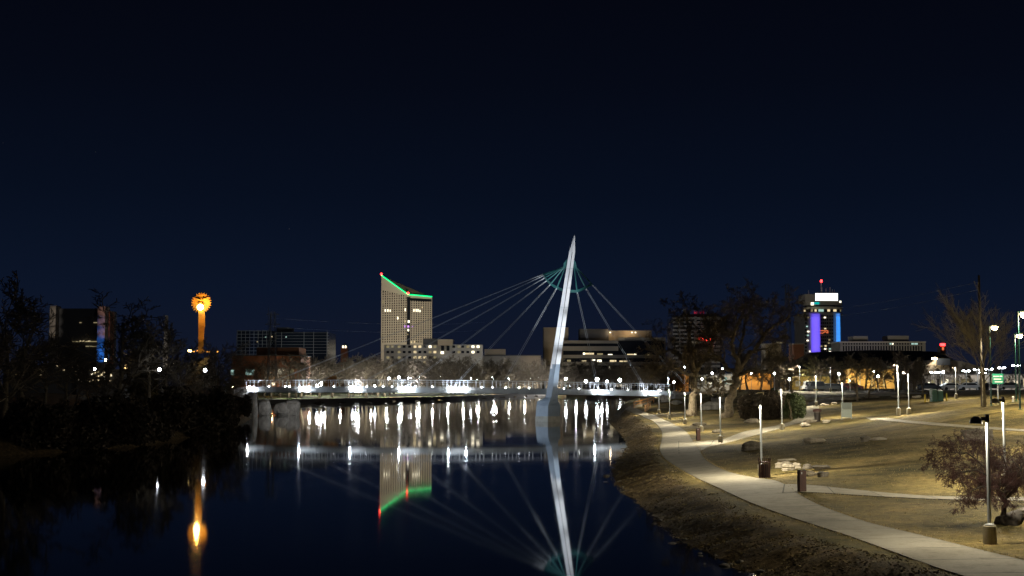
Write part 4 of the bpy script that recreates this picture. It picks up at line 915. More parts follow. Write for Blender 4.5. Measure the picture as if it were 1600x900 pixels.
# 15 red topped beacon tower
Y = 700
t = bld('red_topped_tower', 'small thin dark tower with a red lit top beyond the arched roof', Y, 1473)
part(bx(1469,1477.5,540,600,Y,5,4.0), 'wall', 'dkgrey', t); win(t,1469,1477,536.5,540.5,Y,'e_red','red_light'); win(t,1472,1475,542,547,Y,'e_orange','lit_window')
# 16 small tan buildings left of hotel
t = bld('small_tan_block', 'small tan roof block left of the hotel tower behind the right tree', 760, 1215)
part(bx(1196,1221,538,600,760,14,4.0), 'wall', 'tan', t); part(bx(1195,1222,536.6,538.3,759.5,15), 'cornice', 'beige', t); win(t,1214,1226,534.5,536,760,'e_win','roof_light'); facade_fill(1208,545,760,50,9e3,(1,0.85,0.5),50)
t = bld('plain_tan_block', 'plain tan block touching the left side of the hotel tower', 800, 1246)
part(bx(1240,1256,538,600,800,14,4.0), 'wall', 'brick', t); part(bx(1239.6,1256.4,536.8,538.2,799.5,15), 'cornice', 'tan', t); facade_fill(1248,545,800,40,5e3,(1,0.8,0.6),40)
# 17 museum with stone piers on the left
Y = 430
t = bld('dark_museum', 'dark wide building with stone end piers, one lit blue, behind the left trees', Y, 120)
part(bx(86,154,482,600,Y+3,20,3.0), 'wall', 'dkgrey', t)
part(bx(78,87.5,477.5,600,Y,5,3.0), 'pier', 'stone', t); part(bx(152.5,164.5,478.5,600,Y,5,3.0), 'pier', 'stone', t); part(bx(165.5,172,487,600,Y+4,5,3.0), 'pier', 'brick', t)
for px0,px1,py,m in ((124,141,533,'e_win'),(112,151,533.6,'e_dim'),(124,127,504,'e_dim'),(146,152,504,'e_dim'),(133,151,541,'e_dim')): win(t, px0,px1,py-0.6,py+0.7,Y+2.8,m)
for py, pw in ((500,0.35),(515,0.8),(530,1.5),(545,3.0),(558,5.0)): light('SPOT', 'pier_light', (xt(157,Y), Y-24, zt(py,Y)-1), 9000*pw, (0.02,0.20,1.0), 0.2, at_y(157.5,py,Y), 9, 0.8)
for py in (486,503,520): light('SPOT', 'pier_light', (xt(165,Y), Y-22, zt(py,Y)-2), 5500, (0.9,0.5,0.45), 0.4, at_y(161,py,Y), 11, 0.8); light('SPOT', 'pier_light', (xt(80,Y), Y-22, zt(py,Y)-2), 4200, (0.85,0.75,0.65), 0.4, at_y(83,py,Y), 11, 0.8)

# 18 lattice pylons and stone obelisk
def pylon(px, base_py, top_py, Y, label, wb, wt):
    x = xt(px,Y); z0, z1 = 3.0, zt(top_py,Y,px); t = empty('lattice_pylon', label, 'pylon', None, (x,Y,z0)); h = z1-z0; mb = MB(); n = 12
    cs = []
    for k in range(n+1):
        w_ = (wb*(1-k/n)+wt*k/n)/2; cs.append([(-w_,-w_,h*k/n),(w_,-w_,h*k/n),(w_,w_,h*k/n),(-w_,w_,h*k/n)])
    for k in range(n):
        for j in range(4):
            mb.tube([cs[k][j],cs[k+1][j]],0.10,4); mb.tube([cs[k][j],cs[k+1][(j+1)%4]],0.06,3); mb.tube([cs[k+1][j],cs[k+1][(j+1)%4]],0.06,3)
    mb.build('lattice', M['mullion'], t)
    a = MB()
    for zz, L in ((h*0.98,2.2),(h*0.86,2.6)): a.tube([(-L,0,zz),(L,0,zz)],0.12,4); a.tube([(-L,0,zz),(0,0,zz+1.3),(L,0,zz)],0.06,4)
    a.build('cross_arm', M['mullion'], t)
    return t
pylon(425, 600, 489, 470, 'grey lattice power pylon in front of the dark gridded office block', 3.2, 1.4)
x = xt(1222,520); pylon(1232, 600, 445, 520, 'faint dark lattice pylon left of the hotel tower', 3.0, 1.2)
mb = MB(); x = xt(418,470); mb.lathe((x,470,3), [(0.14,0),(0.07,zt(480,470)-3)], 6); tag(mb.build('thin_mast', M['mullion']), 'thin straight mast just left of the lattice pylon', 'mast')
mb = MB(); Yp = 122.5; p = hit(1538.5,630); mb.lathe((xt(1533.5,150),150,4), [(0.16,0),(0.13,zt(430,150)-4)], 8); tag(mb.build('wooden_pole', M['bark_black']), 'tall dark wooden utility pole rising above the bare elm at right', 'pole')
wr = MB()
for (a, b_) in (((1531,440,150),(1232,478,520)),((1531,452,150),(1232,490,520)),((425,497,470),(760,503,900)),((425,511,470),(760,515,900))):
    A_, B_ = at_y(*a), at_y(*b_); pts = [A_.lerp(B_,k/12) - Vector((0,0,4*(k/12)*(1-k/12)*2.0)) for k in range(13)]; w_ = MB(); w_.tube(pts, 0.016, 4); tag(w_.build('power_line', M['mullion']), ('thin power line strung from the wooden pole toward the hotel tower' if a[0] > 1000 else 'thin power line running right from the left lattice pylon'), 'cable', 'power lines at right' if a[0] > 1000 else 'power lines at left')
t = empty('stone_obelisk', 'thin pale stacked stone pillar rising from the left trees beside the amber statue', 'pillar', None, at_y(257,600,330))
mb = MB(); h = zt(493,330,258)-t.location.z; mb.loft([[(-0.65,-0.5,-3),(0.65,-0.5,-3),(0.65,0.5,-3),(-0.65,0.5,-3)],[(-0.1,-0.3,h),(0.55,-0.3,h),(0.55,0.3,h),(-0.1,0.3,h)]]); mb.build('shaft', M['stone'], t)
light('SPOT', 'obelisk_light', (xt(262,330), 318, 8), 2500, (0.9,0.85,0.8), 0.3, at_y(258,520,330), 70, 0.8)

# ------------------------------------------------------------------ amber lit statue
Y = 270
t = empty('amber_statue', 'amber floodlit tall statue with a round spiky headdress on a slim column', 'statue', None, at_y(313,549,Y))
s = Y/F
def sp(px, py, dy=0.0): return Vector(at_y(px,py,Y+dy)) - t.location
mb = MB(); mb.loft([[sp(309.5,552,-0.8),sp(317.5,552,-0.8),sp(317.5,552,0.8),sp(309.5,552,0.8)],[sp(310,511,-0.6),sp(319.5,511,-0.6),sp(319.5,511,0.7),sp(310,511,0.7)]]); mb.build('column', M['bronze'], t)
mb = MB(); mb.loft([[sp(309.8,511,-1.0),sp(320.8,511,-1.0),sp(320.8,511,0.8),sp(309.8,511,0.8)],[sp(310.2,486,-0.7),sp(319.8,486,-0.7),sp(319.8,486,0.6),sp(310.2,486,0.6)]]); mb.build('torso', M['bronze'], t)
mb = MB(); c0 = sp(314.2,473,0.2); rd = 13.5*s
f_, bk = [], []
for k in range(48):
    a = 2*math.pi*k/48; q = rd*(1.24 if k % 2 == 0 else 0.93); f_.append((c0.x+q*math.cos(a), c0.y+0.15, c0.z+q*math.sin(a)*1.02)); bk.append((f_[-1][0], c0.y+0.5, f_[-1][2]))
mb.loft([f_, bk]); mb.build('headdress', M['bronze'], t)
mb = MB(); mb.lathe((c0.x, c0.y-0.4, c0.z-0.55), [(0.1,-0.4),(0.42,-0.15),(0.48,0.25),(0.34,0.6),(0.06,0.8)], 12); mb.build('head', M['bronze'], t, True)
mb = MB(); q0 = sp(308,470,-0.35); mb.loft([[sp(302.5,464.5,-0.2),sp(313.5,470.5,-0.5),sp(313.5,468.8,-0.5)],[sp(302.5,464.5,0.1),sp(313.5,470.5,0.1),sp(313.5,468.8,0.1)]]); mb.loft([[sp(325.5,464.5,-0.2),sp(314.5,470.5,-0.5),sp(314.5,468.8,-0.5)],[sp(325.5,464.5,0.1),sp(314.5,470.5,0.1),sp(314.5,468.8,0.1)]]); mb.build('brow_feathers', M['bronze'], t)
mb = MB(); q = sp(313,480,-1.25); mb.lathe(tuple(q), [(0.1,-0.62),(0.5,-0.4),(0.66,0.0),(0.5,0.4),(0.1,0.62)], 10); mb.build('chest_lamp', M['e_statue'], t, True)
light('POINT', 'statue_light', at_y(313,477,Y-1.9), 2200, (1,0.50,0.08), 0.3); light('SPOT', 'statue_light', at_y(313,560,Y-7), 2600, (1,0.48,0.09), 0.3, at_y(314,490,Y), 50, 0.8)
pd = rock_mb(5, 34*s*0.9, 5.5, 7.5).build('rock_pedestal', M['boulder'], None, False, (xt(318,Y+3), Y+3, 6.6)); tag(pd, 'big rugged rock mound carrying the amber lit statue', 'rock')
for px, py, m in ((295,549.5,'e_statue'),(298,549.8,'e_statue'),(303,550,'e_flame'),(308,549,'e_flame'),(319,549.5,'e_flame'),(324,550.5,'e_flame'),(327,551,'e_flame'),(340,550.5,'e_flame')):
    q = at_y(px,py,Y-4.5); mb = MB(); r_ = 0.20 if m == 'e_statue' else 0.14; mb.lathe((0,0,0), [(r_,0),(r_*0.9,r_*0.8),(r_*0.3,r_*2.0)], 8); o = mb.build('fire_bowl' if m == 'e_flame' else 'amber_lamp', M[m], None, True, q)
    tag(o, 'small flame in the ring on the rock at the statue foot' if m == 'e_flame' else 'small amber lamp left of the flames on the statue rock', 'flame' if m == 'e_flame' else 'lamp', 'flames round the statue foot' if m == 'e_flame' else 'amber lamps by the statue')

# ------------------------------------------------------------------ left bank lamps
for px, py, Y, r, lb, col in ((249,577.5,208,0.27,'bright white lamp among the left trees below the stone pillar','e_bank'),(320.5,578.5,214,0.27,'bright white lamp on the left bank below the amber statue','e_bank'),
                         (240,577.3,260,0.12,'small reddish lamp touching the bright lamp below the stone pillar','e_sodium'),(148,576.5,330,0.30,'white lamp among the left trees below the blue lit pier','e_white'),(165,562.5,340,0.30,'upper white lamp right of the blue lit pier','e_sodium'),
                         (191,557.5,340,0.22,'small warm lamp among the dark trees left of the stone pillar','e_sodium'),(272,568,330,0.2,'faint small lamp between the stone pillar and the statue rock','e_sodium'),(364,605,262,0.13,'tiny warm lamp left of the footbridge end','e_sodium')):
    x = xt(px,Y,py); z0 = Hz(x,Y); zz = zt(py,Y,px); o = empty('bank_lamp', lb, 'street lamp', None, (x,Y,z0))
    b = MB(); b.lathe((0,0,-0.2), [(0.09,0),(0.06,0.3),(0.05,zz-z0+0.1)], 6); b.build('pole', M['dark_metal'], o)
    g_ = MB(); g_.lathe((0,0,zz-z0), [(r*0.3,-r),(r*0.85,-r*0.5),(r,0),(r*0.85,r*0.5),(r*0.3,r)], 10); g_.build('lamp_globe', M[col], o, True)
t = bld('left_bank_kiosk', 'small low lit building glimpsed through the trees below the blue pier', 350, 155)
part(bx(120,190,577,600,350,8,3.0), 'wall', 'dkgrey', t)
rw3 = random.Random(4)
for k in range(22): px, py = rw3.gauss(156,13), rw3.uniform(581,596); win(t, px-rw3.uniform(.6,1.6), px+rw3.uniform(.6,1.6), py-1, py+1, 350, rw3.choice(['e_win2','e_win','e_win','e_dim']))
t = bld('far_left_house', 'low dark house with a few dim windows at the far left', 350, 60)
part(bx(10,118,570,600,352,8,3.0), 'wall', 'dkgrey', t)
for px, py in ((90,554+18),(64,579),(63,585),(42,572),(22,590),(122,557+14),(120,580),(100,578)): win(t, px-1.6, px+1.6, py-1, py+1, 352, rw3.choice(['e_win','e_dim']))

# ------------------------------------------------------------------ big park trees
BIG = dict(levels=4, twig_from=3, seg=[6,6,5,4,2], kink=[0.2,0.30,0.34,0.34,0.4], up=[0.0,0.03,0.02,-0.01,-0.02], taper=0.88, rmin=0.022, kids=[9,8,7,5], t0=[0.25,0.2,0.15,0.1], ang=[(30,75),(28,70),(28,70),(30,70)], ratio=[0.50,0.55,0.50,0.5], rr=[0.5,0.55,0.55,0.6])
p = hit(1082, 650); msx = p.y/F
hand_tree('big_bare_tree', 'big gnarled bare tree with thick leaning trunk nearest the footbridge', p,
  [[(-1,-4,0,0.85),(0,6,0,0.62),(2,30,0,0.52),(4,52,0,0.50),(4,70,0,0.46)],
   [(4,66,0,0.36),(-6,80,1.5,0.30),(-16,96,2.5,0.24),(-30,104,3,0.18),(-48,98,3,0.13),(-58,84,3,0.08)],
   [(4,66,0,0.38),(2,88,-1,0.32),(-6,112,-1.5,0.26),(-4,135,-2,0.20),(-10,152,-2,0.13),(-16,166,-2,0.07)],
   [(4,68,0,0.34),(16,86,-1,0.27),(26,104,-2,0.21),(30,126,-2.5,0.14),(40,142,-3,0.08)],
   [(4,60,0,0.26),(-14,66,-2.5,0.20),(-30,74,-4,0.15),(-46,72,-5,0.10),(-60,60,-5,0.05)],
   [(4,64,0,0.28),(12,80,2.5,0.22),(10,104,4,0.16),(18,128,5,0.09)]], 21, BIG, 'bark', 'twig', msx)
p = hit(1137, 652); msx = p.y/F
hand_tree('big_forked_tree', 'big forked bare tree with a long limb reaching right behind the dark shrubs', p,
  [[(-2,-4,0,0.85),(1,10,0,0.64),(7,30,0,0.54),(13,52,0,0.50),(18,72,0,0.46)],
   [(18,70,0,0.40),(32,92,0,0.34),(46,110,-0.5,0.27),(58,130,-1,0.22),(72,143,-1.5,0.17),(86,148,-2,0.12),(98,166,-2,0.07)],
   [(17,68,0,0.38),(12,90,-1,0.30),(4,112,-1.5,0.24),(10,140,-2,0.18),(22,160,-2,0.12),(20,182,-2,0.06)],
   [(16,66,0,0.34),(0,80,2,0.27),(-14,100,3,0.20),(-24,124,3.5,0.14),(-36,146,4,0.08)],
   [(18,66,0,0.28),(34,74,-3,0.21),(52,72,-4.5,0.15),(66,82,-5,0.09)],
   [(18,70,0,0.30),(24,98,3,0.23),(34,124,4.5,0.16),(40,156,5,0.10),(52,178,5,0.05)],
   [(13,52,0,0.22),(-4,56,-2,0.16),(-20,50,-3,0.11),(-34,44,-3,0.06)]], 33, BIG, 'bark', 'twig', msx)
# vase shaped elm at right
VASE = dict(levels=3, twig_from=2, seg=[5,7,5,3], kink=[0.05,0.09,0.14,0.2], up=[0,0.03,0.05,0.03], taper=0.9, rmin=0.012, kids=[18,12,9], t0=[0.45,0.25,0.2], ang=[(20,52),(14,38),(15,42)], ratio=[1.25,0.55,0.5], rr=[0.42,0.5,0.6])
p = hit(1537.5, 636); o = empty('vase_elm', 'tall bare vase shaped elm in front of the green roadside sign', 'tree', None, p); tree_parts(o, 5, 5.4, 0.23, VASE, M['bark_pale'], M['twig_pale'])
# weeping tree in front
WEEP = dict(levels=4, twig_from=2, seg=[6,6,5,4,3], kink=[0.12,0.26,0.30,0.34,0.38], up=[0.0,-0.03,-0.09,-0.16,-0.18], taper=0.88, rmin=0.0042, kids=[26,8,6,4], t0=[0.12,0.2,0.15,0.1], ang=[(30,80),(25,75),(25,75),(25,70)], ratio=[0.34,0.60,0.60,0.65], rr=[0.5,0.5,0.55,0.6])
p = hit(1572, 820); msx = p.y/F*0.86
hand_tree('weeping_tree', 'low spreading reddish bare tree with dense drooping twigs at the right edge', p,
  [[(0,-4,0,0.52),(-1,5,0,0.115),(-2,25,0,0.10),(-3,46,0,0.10),(-2,52,0,0.09)],
   [(-3,44,0,0.075),(-18,66,-0.2,0.06),(-36,88,-0.4,0.048),(-62,100,-0.6,0.034),(-88,96,-0.7,0.02),(-104,80,-0.7,0.012)],
   [(-3,46,0,0.07),(-8,70,0.4,0.055),(-24,104,0.9,0.042),(-48,126,1.2,0.028),(-78,126,1.3,0.016),(-98,108,1.3,0.01)],
   [(-2,48,0,0.075),(8,70,0.1,0.06),(9,96,0.2,0.048),(2,120,0.2,0.036),(-16,138,0,0.02),(-38,136,-0.2,0.01)],
   [(-2,48,0,0.075),(14,62,-0.2,0.06),(24,84,-0.4,0.048),(44,104,-0.5,0.034),(70,112,-0.5,0.02),(92,98,-0.5,0.01)],
   [(-2,50,0,0.06),(4,78,-0.6,0.048),(14,108,-1.0,0.034),(34,128,-1.2,0.02),(60,124,-1.3,0.01)],
   [(-3,46,0,0.06),(-22,62,-0.9,0.045),(-46,72,-1.3,0.032),(-74,72,-1.5,0.018),(-98,56,-1.5,0.01)]], 55, dict(WEEP), 'bark_black', 'twig_red', msx)

# mid park trees behind the crest
for px, base, top, Y, k, lb, wide in ((1340,616,556,205,0,'broad bare park tree with a low fork on the upper lawn',1.25),(1357,614,560,215,1,'straight bare tree just right of the broad park tree',1.1),(1442,614,562,214,2,'bare park tree beside the yellow post and green cabins',1.1),
                                (1430,612,566,230,3,'bare tree behind the park tree near the green cabins',1.2),(1238,612,573,232,1,'pale bare tree lit by the hooked lamp on the upper walk',1.1),(1226,606,566,262,2,'bare tree behind the rounded green shrub',1.2)):
    q = at_y(px, base, Y); q.z = Hz(q.x, q.y); place_tree(k, q, zt(top,Y,px)-q.z, lb, None, None, wide, None)
rt = random.Random(12)
for px in (1268,1282,1294,1308,1318,1352,1372,1385,1398,1407,1418,1428):
    Y = rt.uniform(268,330); q = Vector((xt(px,Y),Y,0)); q.z = Hz(q.x,q.y); place_tree(rt.randrange(4), q, zt(rt.uniform(552,566),Y,px)-q.z, 'young bare tree in the dark row before the yellow lit hall', 'trees before the lit hall', None, 1.35)
for px in (1455,1468,1483,1501,1515,1560,1580,1600):
    Y = rt.uniform(275,315); q = Vector((xt(px,Y),Y,0)); q.z = Hz(q.x,q.y); place_tree(rt.randrange(4), q, zt(rt.uniform(566,578),Y,px)-q.z, 'small bare tree among the car park lamps at right', 'trees in the car park', None, 1.2)
for px in (1155,1168,1188,1205,1218,1232):
    Y = rt.uniform(275,320); q = Vector((xt(px,Y),Y,0)); q.z = Hz(q.x,q.y); place_tree(rt.randrange(4), q, zt(rt.uniform(545,562),Y,px)-q.z, 'bare tree in the thicket right of the forked tree', 'trees right of the forked tree', None, 1.3)
for px in (1040,1052,1066,1092,1108,1122):
    Y = rt.uniform(290,320); q = Vector((xt(px,Y),Y,0)); q.z = Hz(q.x,q.y); place_tree(rt.randrange(4), q, zt(rt.uniform(556,574),Y,px)-q.z, 'bare tree in the clump behind the two big trunks', 'trees behind the big trunks', None, 1.2)
# far bank trees behind the bridge
px = 474
while px < 1040:
    Y = rt.uniform(560,700) if px < 620 else rt.uniform(720,770) if px < 760 else rt.uniform(765,775) if px < 840 else rt.uniform(660,770)
    Y = max(Y, 470); x = xt(px,Y)
    while river_sd(np.array([x]),np.array([Y]))[0] < 4 and Y < 1100: Y += 8; x = xt(px,Y)
    z = Hz(x,Y); top = rt.uniform(558,572) if px < 720 else rt.uniform(562,576)
    place_tree(rt.randrange(4), (x,Y,z), zt(top,Y,px)-z, 'bare tree in the grey line along the far bank behind the footbridge', 'trees along the far bank', None, rt.uniform(1.2,1.7))
    px += rt.uniform(4.5,8.5)
for px, Y, top in ((402,480,562),(425,500,566),(452,490,560),(380,390,572),(470,505,560),(500,520,556),(520,535,562),(545,540,556),(572,550,553),(590,560,560),(412,510,566),(437,512,568),(463,512,560)):
    x = xt(px,Y); z = Hz(x,Y); place_tree(rt.randrange(4), (x,Y,z), zt(top,Y,px)-z, 'dark bare tree before the brick building at the left of the far bank', 'trees before the brick building', None, 1.4)
# left bank, unlit
for px, Y, top in ((8,150,468),(40,185,464),(-20,140,455),(68,200,530),(105,215,545),(186,215,476),(120,240,560),(205,225,512),(140,260,566),(232,215,505),(262,220,512),(290,232,540),(340,236,535),(356,240,560),(210,235,560),(30,230,530),(280,215,575),(165,200,560),(365,238,585)):
    x = xt(px,Y); 
    while river_sd(np.array([x]),np.array([Y]))[0] < 2 and Y < 300: Y += 4; x = xt(px,Y)
    z = Hz(x,Y); place_tree(rt.randrange(4), (x,Y,z), zt(top,Y,px)-z, 'black bare tree in the unlit wood on the left bank', 'trees on the dark left bank', None, rt.uniform(1.1,1.5))

# ------------------------------------------------------------------ shrubs
def leaves_mb(pts, size, seed, flat=1.0):
    r_ = np.random.default_rng(seed); n = len(pts); a = r_.normal(size=(n,3)); a /= np.linalg.norm(a,axis=1)[:,None]; b_ = r_.normal(size=(n,3)); b_ -= a*(a*b_).sum(1)[:,None]; b_ /= np.linalg.norm(b_,axis=1)[:,None]
    s_ = size*r_.uniform(0.6,1.4,(n,1)); a, b_ = a*s_, b_*s_*0.6; a[:,2] *= flat; b_[:,2] *= flat
    v = np.stack([pts-a-b_*0.2, pts+b_, pts+a-b_*0.2, pts-b_],1).reshape(-1,3); mb = MB(); mb.v = v.tolist(); mb.f = [(4*i,4*i+1,4*i+2,4*i+3) for i in range(n)]; return mb
def shrub(name, label, px, py, wpx, hpx, m, n, seed, size=0.10, depth=1.0, twig=True, cat='shrub'):
    p = hit(px, py); s_ = p.y/F; rx, rz_ = wpx*s_/2, hpx*s_; o = empty(name, label, cat, None, p)
    r_ = np.random.default_rng(seed); nl = 13; lob = r_.uniform(-1,1,(nl,3))*np.array([0.68,0.6,0.35]); lob[:,2] = (np.abs(lob[:,2])+0.18)*(1-0.55*lob[:,0]**2)+0.06; k = r_.integers(0,nl,n); d = r_.normal(size=(n,3)); d /= np.linalg.norm(d,axis=1)[:,None]; rad = r_.uniform(0.35,1,(n,1))**0.5*r_.uniform(0.24,0.44,(nl,1))[k]
    q = lob[k]+d*rad; q[:,2] = np.abs(q[:,2])*1.12; q *= np.array([rx,rx*depth,rz_]); leaves_mb(q,size,seed).build('foliage', M[m], o)
    if twig:
        rr = random.Random(seed); T = [MB(),MB()]
        for j in range(10): grow(T, rr, Vector((rr.uniform(-.3,.3)*rx, rr.uniform(-.3,.3)*rx*depth,-0.05)), Vector((rr.gauss(0,.5),rr.gauss(0,.5),1)).normalized(), rz_*0.85, 0.04, 1, dict(GEN, levels=2, twig_from=2, rmin=0.012, kids=[0,6]))
        T[0].v += T[1].v and []; T[0].build('stems', M['bark'], o)
    return o
shrub('dark_shrub', 'large dark brown leafless looking shrub mass between the forked tree and the green shrub', 1190, 655, 95, 50, 'leaf_dark', 16000, 3, 0.13, 0.7)
shrub('rounded_shrub', 'rounded dark green evergreen shrub beside the hill path', 1240, 655, 40, 40, 'leaf_green', 11000, 4, 0.10, 0.9)
shrub('low_shrub', 'small pale green plant on the upper walk left of the rounded shrub', 1209, 614, 14, 8, 'leaf_green', 900, 5, 0.10)
shrub('orange_leaf_shrub', 'dry orange leaved bush behind the left big trunk', 1058, 606, 26, 22, 'leaf_orange', 1800, 6, 0.16)
shrub('golden_bush', 'golden leaved bush lit behind the footbridge railing', 520, 604, 24, 17, 'leaf_orange', 1500, 8, 0.25)
q = at_y(225,560,225); 
o = shrub('lit_bank_tree', 'tan leaved tree crown faintly lit among the black trees on the left bank', 222, 600, 46, 86, 'leaf_tan', 2600, 9, 0.28, 0.8, cat='tree'); x = xt(222,226); o.location = (x,226,Hz(x,226))
light('SPOT', 'tree_light', (xt(214,222), 215, 9), 700, (1,0.8,0.4), 0.2, at_y(205,525,226), 60, 0.8)
for k, (px, py, w_, h_, lb) in enumerate(((60,700,150,80,'black bush mass at the far left water edge'),(170,694,150,80,'black bush on the left shore below the blue pier reflection'),(255,682,120,75,'black bush on the left shore between the two bright lamps'),(330,664,90,60,'dark bush on the left shore nearest the boulders'),(376,650,36,40,'twiggy dark bush at the left end of the footbridge'),(225,694,90,40,'low dark bush at the waterline left of the amber reflection'),(300,683,90,36,'low dark bush at the waterline below the amber statue'),(346,671,60,34,'low dark bush at the waterline just left of the boulders'),(110,705,120,40,'low dark bush at the far left waterline'))):
    shrub('shore_bush', lb, px, py, w_, h_, 'leaf_dark', 5200, 20+k, 0.22, 0.5)

# ground cover on the near bank and grass along the path edges
r_ = np.random.default_rng(2); n = 230000
yy = 38 + (250-38)*r_.random(n)**1.7; xx = r_.uniform(4, 30, n); sd = river_sd(xx, yy); ok = (sd > 0.05) & (sd < 3.5+wob(xx,yy)*0.5) & (np.sin(xx*2.1+yy*0.9)+np.sin(yy*1.7-xx*0.8)+r_.normal(0,0.9,n) > -1.0)
xx, yy = xx[ok], yy[ok]; zz = H(xx, yy) + r_.uniform(0.0,0.05,len(xx)) + 0.16*r_.random(len(xx))*np.clip(np.sin(xx*1.1+yy*0.5+1)*np.sin(yy*0.7-xx*0.4)+0.1,0,1)
half = len(xx)//2
for nm, a, b_, m in (('bank_foliage',0,half,'leaf_tan'),('bank_litter',half,len(xx),'leaf_brown')):
    o = leaves_mb(np.stack([xx[a:b_],yy[a:b_],zz[a:b_]],1), 0.050, 5, 0.55).build(nm, M[m]); tag(o, kind='stuff')
for k in range(46):
    pass
pts = []
for a, b_ in PATH_EDGES[:4]:
    for e, o_ in ((a,b_),(b_,a)):
        for i in range(len(e)-1):
            L = np.hypot(*(e[i+1]-e[i])); out = e[i]-o_[i]; out = out/np.hypot(*out)
            for j in range(int(L*14)): 
                t_ = random.random(); q = e[i]*(1-t_)+e[i+1]*t_ + out*abs(random.gauss(0,0.12)); pts.append((q[0],q[1]))
n = 14000; yy = 40+70*r_.random(n)**1.4; xx = r_.uniform(8,62,n); u = xx/yy; ok = (river_sd(xx,yy) > 3.4) & (u < 0.42); extra = np.stack([xx[ok],yy[ok]],1)
def on_path(P):
    bad = np.zeros(len(P),bool)
    for a, b_ in PATH_EDGES[:4]:
        c_ = (a+b_)/2; w_ = np.hypot(*(a-b_).T)/2
        for i in range(0,len(c_),1):
            if i % 2: continue
            bad |= ((P[:,0]-c_[i,0])**2+(P[:,1]-c_[i,1])**2) < (w_[i]*0.98)**2
    return bad
extra = extra[~on_path(extra)]
P = np.concatenate([np.array(pts), extra]); P = P[P[:,1] < 130]; z = H(P[:,0],P[:,1]); mb = MB(); hgt = r_.uniform(0.035,0.085,len(P)); an = r_.uniform(0,6.28,len(P)); lx, ly = r_.normal(0,0.04,len(P)), r_.normal(0,0.04,len(P))
v = np.stack([np.stack([P[:,0]-np.cos(an)*0.018,P[:,1]-np.sin(an)*0.018,z-0.01],1), np.stack([P[:,0]+np.cos(an)*0.018,P[:,1]+np.sin(an)*0.018,z-0.01],1), np.stack([P[:,0]+lx,P[:,1]+ly,z+hgt],1)],1).reshape(-1,3)
mb.v = v.tolist(); mb.f = [(3*i,3*i+1,3*i+2) for i in range(len(P))]; tag(mb.build('lawn_grass', M['grass']), kind='stuff')

# ------------------------------------------------------------------ rocks, bins, posts, signs
rock('limestone_slab', 'flat grey slab lying alone on the lawn slope left of the twin rocks', 1271, 692, 34, 9, 1, 'limestone', depth=0.5)
rock('lawn_rock', 'small dark upright rock of the pair high on the middle lawn', 1352, 690, 14, 9, 2, 'limestone_dark')
rock('lawn_rock', 'low wide rock right of the small upright one on the middle lawn', 1372, 688, 30, 5, 3, 'limestone', depth=0.5)
rock('boulder', 'dark squarish boulder on the lawn left of the slatted litter bin', 1176, 703, 34, 14, 4, 'limestone_dark', depth=0.7)
rock('boulder', 'dark boulder on the lawn behind the weeping reddish tree', 1527, 688, 46, 20, 5, 'limestone_dark', depth=0.6)
rock('boulder', 'dark rock at the foot of the weeping reddish tree', 1594, 812, 26, 18, 6, 'limestone_dark')
for k, (px, py, w_, h_, m, lb) in enumerate(((1217,731,14,9,'limestone','whitish rock at the left tip of the stone ledge by the bollard'),(1232,735,20,10,'limestone','pale crumbly rock second in the stone ledge by the bollard'),(1246,732,14,9,'limestone','small pale rock in the middle of the ledge behind the bollard'),(1262,733,18,8,'limestone_dark','brown rock on the upper row of the ledge right of the bollard'),(1283,733,26,7,'limestone_dark','long low brown rock at the upper right of the ledge'),
    (1266,744,22,9,'limestone','layered rock on the lower row of the ledge right of the bollard'),(1286,745,20,9,'limestone_dark','dark layered rock at the lower right of the ledge'),(1231,721,28,5,'limestone','thin grey slab just above the ledge by the bollard'),(1228,726,26,5,'limestone','thin pale slab lying on top of the ledge'))):
    rock('ledge_rock', lb, px, py, w_, h_, 30+k, m, group='stone ledge by the bollard', depth=0.55)
for k, (px, py, w_, h_, lb) in enumerate(((1176,661,26,7,'pale flat stone at the foot of the dark shrub'),(1092,665,20,6,'dark flat stone between the lamps left of the forked tree'),(1120,676,14,6,'small dark stone left of the lamp at the path fork'),(1258,667,18,7,'flat stone on the slope under the rusty bin'),(1266,660,26,5,'pale slab on the slope left of the rusty bin'),(1291,660,14,4,'small dark stone right of the rusty bin'),
    (1288,634,16,3.5,'pale low stone right of the lamp above the rusty bin'),(1303,632,10,3.5,'small pale stone on the path bend below the upper walk'),(1330,625,26,5,'low stone edging below the broad park tree'),(1362,622,22,5,'low stone edging right of the broad park tree'),(1405,621,30,5,'long low stone left of the yellow post'),(1432,622,14,5,'small low stone beside the yellow post'))):
    rock('edging_stone', lb, px, py, w_, h_, 50+k, 'limestone', group='stones edging the park slope', depth=0.6)
for k, (px, py, w_, h_, Yz, lb) in enumerate(((393,650,20,40,276,'tall pale boulder leaning at the left bridge end'),(413.5,648.5,22,25,288,'square pale boulder in the water left of the paired boulders'),(442,648,26,21,290,'left boulder of the pair standing in the water'),(457,648,21,25,290,'right boulder of the pair standing in the water'))):
    p = at_y(px, py, Yz); p.z = -0.2; s_ = Yz/F; w2, h2 = w_*s_, h_*s_
    o = rock_mb(70+k, w2/2*1.12, w2/2*1.1, h2*0.60, flat=1.02, block=0.5).build('river_boulder', M['boulder'], None, False, (p.x,p.y,h2*0.42)); tag(o, lb, 'boulder', 'boulders at the left bridge end')
light('SPOT', 'boulder_light', (-30, 266, 4.4), 11000, (0.95,0.95,0.95), 0.3, at_y(435,640,290), 70, 0.9)
